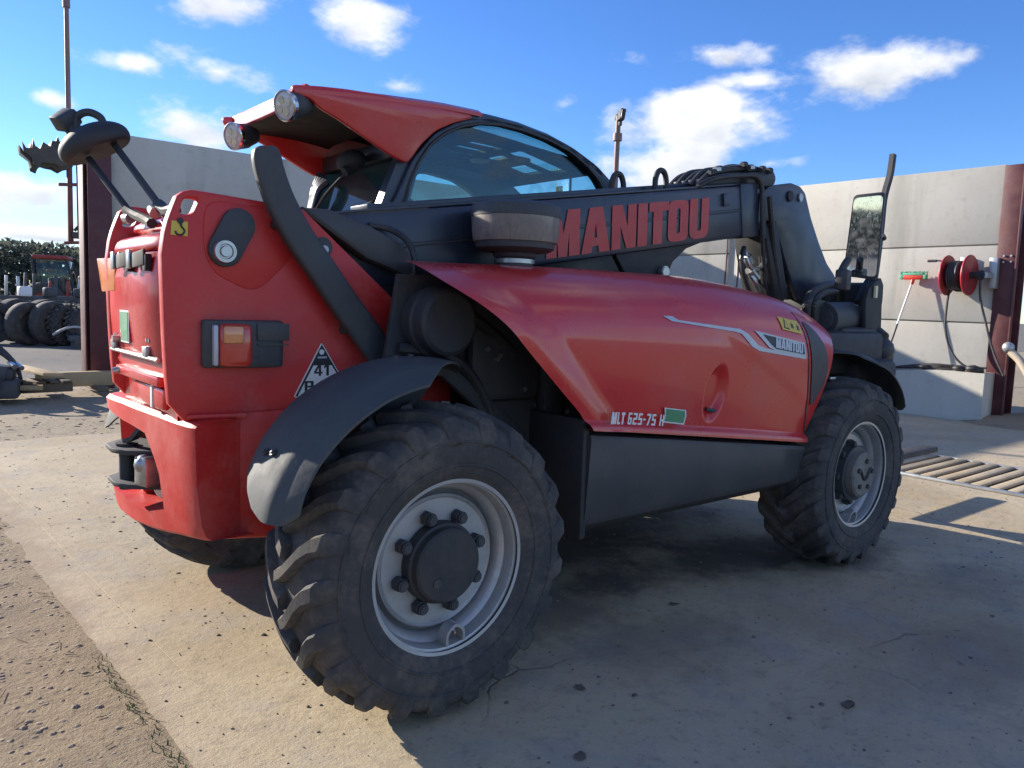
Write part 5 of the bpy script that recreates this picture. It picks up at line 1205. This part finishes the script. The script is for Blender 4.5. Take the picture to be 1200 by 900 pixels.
# skylight: two rows of panes between bars
def sky_hole(x, y):
    return (.82 < x < 1.40) and (.10 < y < .68)
rf_ys = [.035, .055, .10, .25, .39, .53, .68, .725, .745]
strip(.62, 1.45, 20, rf_ys, -.008, 'roof', 'black', cab, .012, .022, sky_hole)
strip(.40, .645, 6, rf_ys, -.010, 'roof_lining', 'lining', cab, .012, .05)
def rect(x0, x1, y0, y1): return rnd([(x0, y0), (x1, y0), (x1, y1), (x0, y1)], .012, 2)
panes = [rect(.875, 1.045, .165, .235), rect(.87, 1.045, .268, .355), rect(.875, 1.045, .378, .465), rect(.885, 1.045, .495, .590), rect(1.105, 1.40, .215, .335), rect(1.11, 1.375, .358, .505), rect(1.11, 1.34, .60, .675)]
me = flat([(.46, .085), (1.30, .085), (1.45, .10), (1.45, .68), (1.30, .695), (.46, .695)], panes, .02, .004)
for v in me.vertices: a, b, c = v.co; v.co = (a, b, interp(a, [(.46, 1.885), (1.05, 1.872), (1.2, 1.850), (1.45, 1.80)])+c)
link('headliner', me, 'lining', cab, 40)
strip(.78, 1.44, 12, [.10, .68], -.014, 'skylight', 'glass', cab, 0, .006)
bm = BM(); box(bm, (1.20, .40, 1.845), (.12, .16, .03), bev=.01); obj('console', bm, 'lining', cab)
bm = BM(); lathe(bm, [(.0, -.01), (.045, -.008), (.05, .0), (.0, .004)], 20, 'z', (1.09, .50, 1.846)); obj('ceiling_lamp', bm, 'white', cab)
# red roof skin with overhang
RED = [(-0.072, 1.877), (0.025, 1.892), (0.132, 1.903), (0.252, 1.910), (0.398, 1.913), (0.553, 1.915), (0.686, 1.911), (0.690, 1.896), (0.604, 1.866), (0.516, 1.819), (0.455, 1.761), (0.418, 1.711), (0.391, 1.677), (0.310, 1.701), (0.203, 1.749), (0.101, 1.794), (0.032, 1.817), (-0.006, 1.847), (-0.059, 1.840)]
RED = rnd(RED, .022, 3)
r1 = plate('roof_side', RED, 'red', cab, 'y', .035, .024, .009)
plate('roof_side', RED, 'red', cab, 'y', .705, .024, .009)
strip(-.030, .735, 14, [.022, .05, .12, .39, .62, .69, .715], -.002, 'roof_skin', 'red', cab, .016, .014)
# rear edge of the overhang: red lip swept between the two lamps, black underside
bm = BM(); lip = spline([(-.012, .034, 1.874), (-.026, .10, 1.872), (-.032, .20, 1.862), (-.034, .36, 1.858), (-.032, .52, 1.860), (-.026, .63, 1.868), (-.010, .70, 1.868)], 6)
sweep(bm, lip, rnd([(-.020, -.040), (.022, -.028), (.026, .012), (-.008, .020)], .010, 2)); obj('roof_lip', bm, 'red', cab, 40)
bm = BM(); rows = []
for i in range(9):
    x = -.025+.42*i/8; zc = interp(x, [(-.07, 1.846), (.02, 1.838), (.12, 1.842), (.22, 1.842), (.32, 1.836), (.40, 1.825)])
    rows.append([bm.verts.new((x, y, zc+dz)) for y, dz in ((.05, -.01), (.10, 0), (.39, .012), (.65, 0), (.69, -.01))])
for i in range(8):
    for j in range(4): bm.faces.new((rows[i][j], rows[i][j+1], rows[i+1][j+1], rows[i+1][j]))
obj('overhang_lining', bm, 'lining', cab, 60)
# work lamps on the overhang
for k, c in enumerate((Vector((-0.085, 0.040, 1.806)), Vector((-0.100, 0.483, 1.764)))):
    d = Vector((-.90, -.33, -.22)).normalized()
    bm = BM(); cyl(bm, c+d*.004, c-d*.055, .050, .046, 28); cyl(bm, c-d*.05, c-d*.10, .046, .030, 24); lamp = obj('work_lamp', bm, 'blackm', cab, 30)
    q = d.to_track_quat('Z', 'Y').to_matrix().to_4x4()
    bm = BM(); lathe(bm, [(.050, -.01), (.0525, .006), (.048, .010), (.046, .004)], 32, 'z'); bmesh.ops.transform(bm, matrix=Matrix.Translation(c) @ q, verts=bm.verts); obj('lamp_ring', bm, 'chrome', lamp, 40)
    bm = BM(); lathe(bm, [(.046, .004), (.034, .009), (.0, .012)], 32, 'z'); bmesh.ops.transform(bm, matrix=Matrix.Translation(c) @ q, verts=bm.verts); obj('lamp_lens', bm, 'lampface', lamp, 60)
    for j in range(4):
        bm = BM(); a = j*math.pi/2+.4; p = c+(q.to_3x3() @ Vector((.021*math.cos(a), .021*math.sin(a), .0095))); cyl(bm, p, p+d*.003, .014, n=14); obj('lamp_led', bm, 'chrome', lamp)
    bm = BM(); box(bm, c-d*.07+Vector((.0, .03, .012)), (.05, .06, .035), bev=.010); obj('lamp_bracket', bm, 'red' if k else 'lining', lamp)
# rear window with wiper, pillars
bm = BM()
for y in (YR+.02, YL-.02): sweep(bm, [(.30, y, 1.0), (.305, y, 1.46), (.36, y, 1.60), (.42, y, 1.74)], [(-.03, -.025), (.03, -.025), (.03, .025), (-.03, .025)], (0, 1, 0))
box(bm, (.31, .39, 1.42), (.05, .64, .05), bev=.008); box(bm, (.40, .39, 1.745), (.06, .64, .07), bev=.01); obj('rear_frame', bm, 'black', cab)
bm = BM(); vs = [bm.verts.new(p) for p in ((.308, YR+.03, 1.43), (.308, YL-.03, 1.43), (.365, YL-.03, 1.60), (.412, YL-.03, 1.73), (.412, YR+.03, 1.73), (.365, YR+.03, 1.60))]; bm.faces.new((vs[0], vs[1], vs[2], vs[5])); bm.faces.new((vs[5], vs[2], vs[3], vs[4])); obj('rear_window', bm, 'glass', cab)
bm = BM(); sphere(bm, (.31, .32, 1.71), .05, (.9, 1.9, .9), 20); cyl(bm, (.33, .30, 1.70), (.27, .30, 1.66), .02); tube(bm, [(.28, .30, 1.66), (.262, .45, 1.58), (.262, .58, 1.50)], .007, 6, 4); obj('wiper_motor', bm, 'lining', cab, 50)
# coat-like bundle of pleated rubber (gaiter) at the far rear corner
bm = BM()
for k in range(5): tube(bm, [(.34, .66-.02*k, 1.70-.01*k), (.31, .655-.012*k, 1.62), (.292, .668-.006*k, 1.50)], .016, 6, 5)
obj('rear_corner_gaiter', bm, 'black', cab, 60)
# windscreen, floor, seat, wheel, far mirror
bm = BM(); ws_ = [(1.30, 1.835), (1.42, 1.79), (1.53, 1.72), (1.62, 1.62), (1.69, 1.49), (1.74, 1.30), (1.755, 1.05)]
g = [[bm.verts.new((x, y, z)) for y in (YR+.025, YL-.025)] for x, z in ws_]
for i in range(len(ws_)-1): bm.faces.new((g[i][0], g[i+1][0], g[i+1][1], g[i][1]))
obj('windscreen', bm, 'glass', cab, 60)
bm = BM(); box(bm, (1.04, .39, .93), (1.5, .66, .06)); box(bm, (.33, .39, 1.18), (.05, .66, .48)); box(bm, (1.62, .39, 1.08), (.22, .62, .28), bev=.05); obj('cab_floor', bm, 'lining', cab)
bm = BM(); box(bm, (.74, .39, 1.10), (.46, .46, .14), bev=.05); box(bm, (.52, .39, 1.36), (.12, .44, .46), (0, rad(-10), 0), .05); obj('seat', bm, 'lining', cab, 40)
bm = BM(); q = Matrix.Translation((1.26, .39, 1.40)) @ Matrix.Rotation(rad(-55), 4, 'Y')
lathe(bm, [(.17+.013*math.cos(a), .013*math.sin(a)) for a in [i*math.pi/4 for i in range(8)]], 32, 'z', closed=True); bmesh.ops.transform(bm, matrix=q, verts=bm.verts); cyl(bm, (1.26, .39, 1.40), (1.46, .39, 1.10), .03); obj('steering_wheel', bm, 'lining', cab)
mq = [Vector(v) for v in ((1.878, 0.840, 1.907), (1.989, 0.800, 1.917), (1.997, 0.800, 1.791), (1.885, 0.840, 1.777))]
c = sum(mq, Vector())/4; bm = BM(); box(bm, c+Vector((.012, .012, 0)), (.03, .19, .25), (0, 0, rad(-18)), .02, 3); fm = obj('far_mirror', bm, 'blackm', cab)
bm = BM(); box(bm, c+Vector((-.006, -.002, 0)), (.006, .165, .225), (0, 0, rad(-18)), .002); obj('mirror_glass', bm, 'mirror', fm)
bm = BM(); tube(bm, [(1.50, .74, 1.62), tuple(c+Vector((.05, .03, -.06))), tuple(c+Vector((.04, .03, .05)))], .012, 8, 5); obj('mirror_arm', bm, 'blackm', fm)
bm = BM(); box(bm, (1.49, .60, 1.66), (.05, .22, .05), bev=.015); tube(bm, [(1.50, .70, 1.60), (1.52, .66, 1.68), (1.50, .55, 1.70)], .012, 8, 4); obj('visor_bracket', bm, 'lining', cab)

# ================================================================== WOOD, WEEDS, STONES
def leaf_mass(name, n, boxf, size, mat, seed):
    R_ = random.Random(seed); vs = []; fs = []
    for k in range(n):
        p, s = boxf(R_); s *= size
        a = Vector((R_.gauss(0, 1), R_.gauss(0, 1), R_.gauss(0, 1))).normalized(); b = a.orthogonal().normalized(); b = (Matrix.Rotation(R_.random()*6.28, 3, a) @ b); c = a.cross(b)
        i = len(vs); vs += [p-b*s*.9, p-c*s*.5, p+b*s*.9, p+c*s*.5]; fs.append((i, i+1, i+2, i+3))
    me = bpy.data.meshes.new(name); me.from_pydata([tuple(v) for v in vs], [], fs); return link(name, me, mat)
# wooded bank: trunks, dark body of twigs and a paler outer layer
def wood_top(x): return 4.2+.22*NZ.noise(Vector((x*.12, 3.3, 0)))+.22*NZ.noise(Vector((x*.45, 1.1, 0)))
def wb(R_, f0=0, f1=1):
    x = R_.uniform(-55, 40); y = 58+R_.uniform(0, 7)+.06*x; t = wood_top(x)+.35*NZ.noise(Vector((x*1.7, y, 0)))
    z = -.3+(t+.3)*(R_.uniform(f0, f1)**.75); return Vector((x, y, z)), R_.uniform(.6, 1.3)
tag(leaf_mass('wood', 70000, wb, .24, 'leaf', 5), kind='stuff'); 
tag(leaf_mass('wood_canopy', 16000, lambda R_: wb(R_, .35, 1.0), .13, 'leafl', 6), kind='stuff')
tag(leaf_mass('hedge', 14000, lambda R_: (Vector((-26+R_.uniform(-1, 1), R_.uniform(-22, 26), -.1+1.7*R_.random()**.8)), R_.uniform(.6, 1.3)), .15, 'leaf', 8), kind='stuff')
bm = BM(); R_ = random.Random(3)
for k in range(160):
    x = R_.uniform(-55, 40); y = 58+R_.uniform(0, 4)+.06*x; h = wood_top(x)*R_.uniform(.75, 1.02)
    cyl(bm, (x, y, -.3), (x+R_.uniform(-.5, .5), y, h), .09, .02, 5)
tag(obj('wood_trunks', bm, 'bark', None, None), kind='stuff')
sheet('hill', -400, 400, 62, 460, -.2, 'field', 40, 20, lambda x, y: 3.0*sm(60, 200, y)*(.8+.2*math.sin(x*.02)))

# stones and clods on the verge and in the yard
def stones(name, n, f, mat, seed, kind='stuff'):
    R_ = random.Random(seed); vs = []; fs = []
    for k in range(n):
        x, y, z, s = f(R_); base = len(vs); m_ = R_.choice((5, 6)); a0 = R_.random()*6.28
        fl = R_.uniform(.22, .5)
        top = []
        for lv, rr, zz in ((0, 1, -.2), (1, .92, .45), (2, .45, .95)):
            for j in range(m_):
                a = a0+6.283*j/m_+lv*.3; r = s*rr*R_.uniform(.75, 1.2); vs.append((x+r*math.cos(a), y+r*math.sin(a)*.8, z+s*zz*fl*R_.uniform(.85, 1.15)))
        for lv in (0, 1):
            for j in range(m_): fs.append((base+lv*m_+j, base+lv*m_+(j+1) % m_, base+(lv+1)*m_+(j+1) % m_, base+(lv+1)*m_+j))
        fs.append(tuple(base+2*m_+j for j in range(m_)))
    me = bpy.data.meshes.new(name); me.from_pydata(vs, [], fs); o = link(name, me, mat, None, 25); return tag(o, kind=kind)
def vz(x, y): return -.002+.010*fb(x, y, 2.3, 6)*sm(-.66, -.95, x)-.05*sm(2.0, 2.9, y+.3*fb(x, y, 2))
def f1(R_):
    y = R_.uniform(-2.2, 2.4); x = -.70-abs(R_.gauss(0, .55)); s = .0025+.009*R_.random()**5*1.3
    return x, y, vz(x, y), s
stones('verge_stones', 6500, f1, 'stone', 1)
def f1b(R_):
    y = R_.uniform(-2.2, 2.4); x = -.72-abs(R_.gauss(0, .6)); s = .003+.011*R_.random()**3
    return x, y, vz(x, y), s
stones('verge_clods', 700, f1b, 'clod', 2)
def f2(R_):
    x = R_.uniform(-.6, 6.5); y = R_.uniform(-3.2, 4.2); return x, y, .001, .002+.007*R_.random()**4
stones('slab_grit', 5000, f2, 'stone', 3)
def f3(R_):
    x = R_.uniform(-.6, 5.5); y = R_.uniform(-2.6, 2.2); return x, y, .001, .003+.008*R_.random()**5
stones('slab_crumbs', 1100, f3, 'clod', 4)
def f4(R_):
    x = R_.uniform(-6, 8); y = R_.uniform(4.4, 9); return x, y, -.02+.02*R_.random(), .008+.02*R_.random()**3
stones('yard_stones', 1600, f4, 'stone', 7)
# a few larger dry leaves and clods on the concrete
for k, q in enumerate(((1.019, -1.519, 0.003), (0.432, -0.970, 0.003), (1.218, -0.699, 0.003), (0.173, -1.234, 0.003))):
    bm = BM(); bmesh.ops.create_circle(bm, cap_ends=True, segments=11, radius=.019)
    for v in bm.verts: v.co.x *= 1.5; v.co += Vector((.012*NZ.noise(v.co*60), .012*NZ.noise(v.co*50+Vector((3, k, 0))), .008*NZ.noise(v.co*40+Vector((k, 0, 2)))+.004))
    for v in bm.verts: v.co = Matrix.Rotation(k*1.3, 3, 'Z') @ v.co*(1, .8, .9, .8)[k]
    o = obj('dry_leaf', bm, 'clod', None, 60, q); tag(o, ('dark dry leaf on the concrete at the lower right, nearest the camera', 'dark flake of mud on the concrete right of the rear wheel', 'small dark clod on the stained concrete under the belly panel', 'dark clod at the bottom edge of the picture')[k], 'leaf')
# weeds along the slab edge
R_ = random.Random(9); vs = []; fs = []
def blade(x, y, z, h, w):
    a = R_.random()*6.283; l = R_.uniform(.2, .9)*h; i = len(vs); dx, dy = math.cos(a), math.sin(a)
    vs.extend([(x-dy*w, y+dx*w, z), (x+dy*w, y-dx*w, z), (x+dx*l*.4+dy*w*.7, y+dy*l*.4-dx*w*.7, z+h*.65), (x+dx*l*.4-dy*w*.7, y+dy*l*.4+dx*w*.7, z+h*.65), (x+dx*l, y+dy*l, z+h)])
    fs.append((i, i+1, i+2, i+3)); fs.append((i+3, i+2, i+4))
for cy_, n, sp, hh in [(a, int(b*.30), c*1.2, d*.6) for a, b, c, d in ((-.02, 110, .06, .035), (-.14, 60, .05, .03), (-.27, 120, .06, .04), (-.40, 40, .05, .025), (-.52, 90, .06, .03), (-.66, 80, .05, .04), (-.78, 90, .05, .035), (.12, 30, .05, .02), (.6, 20, .1, .02))]:
    for k in range(n): y = cy_+R_.gauss(0, sp); blade(interp(y, [(-1.2, -.62), (2.1, -.77)])-.012+R_.gauss(0, .014), y, -.006, hh*R_.uniform(.4, 1.2), .0022)
me = bpy.data.meshes.new('weeds'); me.from_pydata(vs, [], fs); tag(link('weeds', me, 'grass'), kind='stuff')
# straw on the verge
bm = BM(); R_ = random.Random(21)
for k in range(70):
    y = R_.uniform(-1.4, 2.0); x = -.70-abs(R_.gauss(0, .5)); a = R_.random()*6.28; l = R_.uniform(.02, .07); z = vz(x, y)+.006
    cyl(bm, (x, y, z), (x+l*math.cos(a), y+l*math.sin(a), z+R_.uniform(-.002, .004)), .0012, n=4)
tag(obj('twigs', bm, 'oldwood', None, None), kind='stuff')
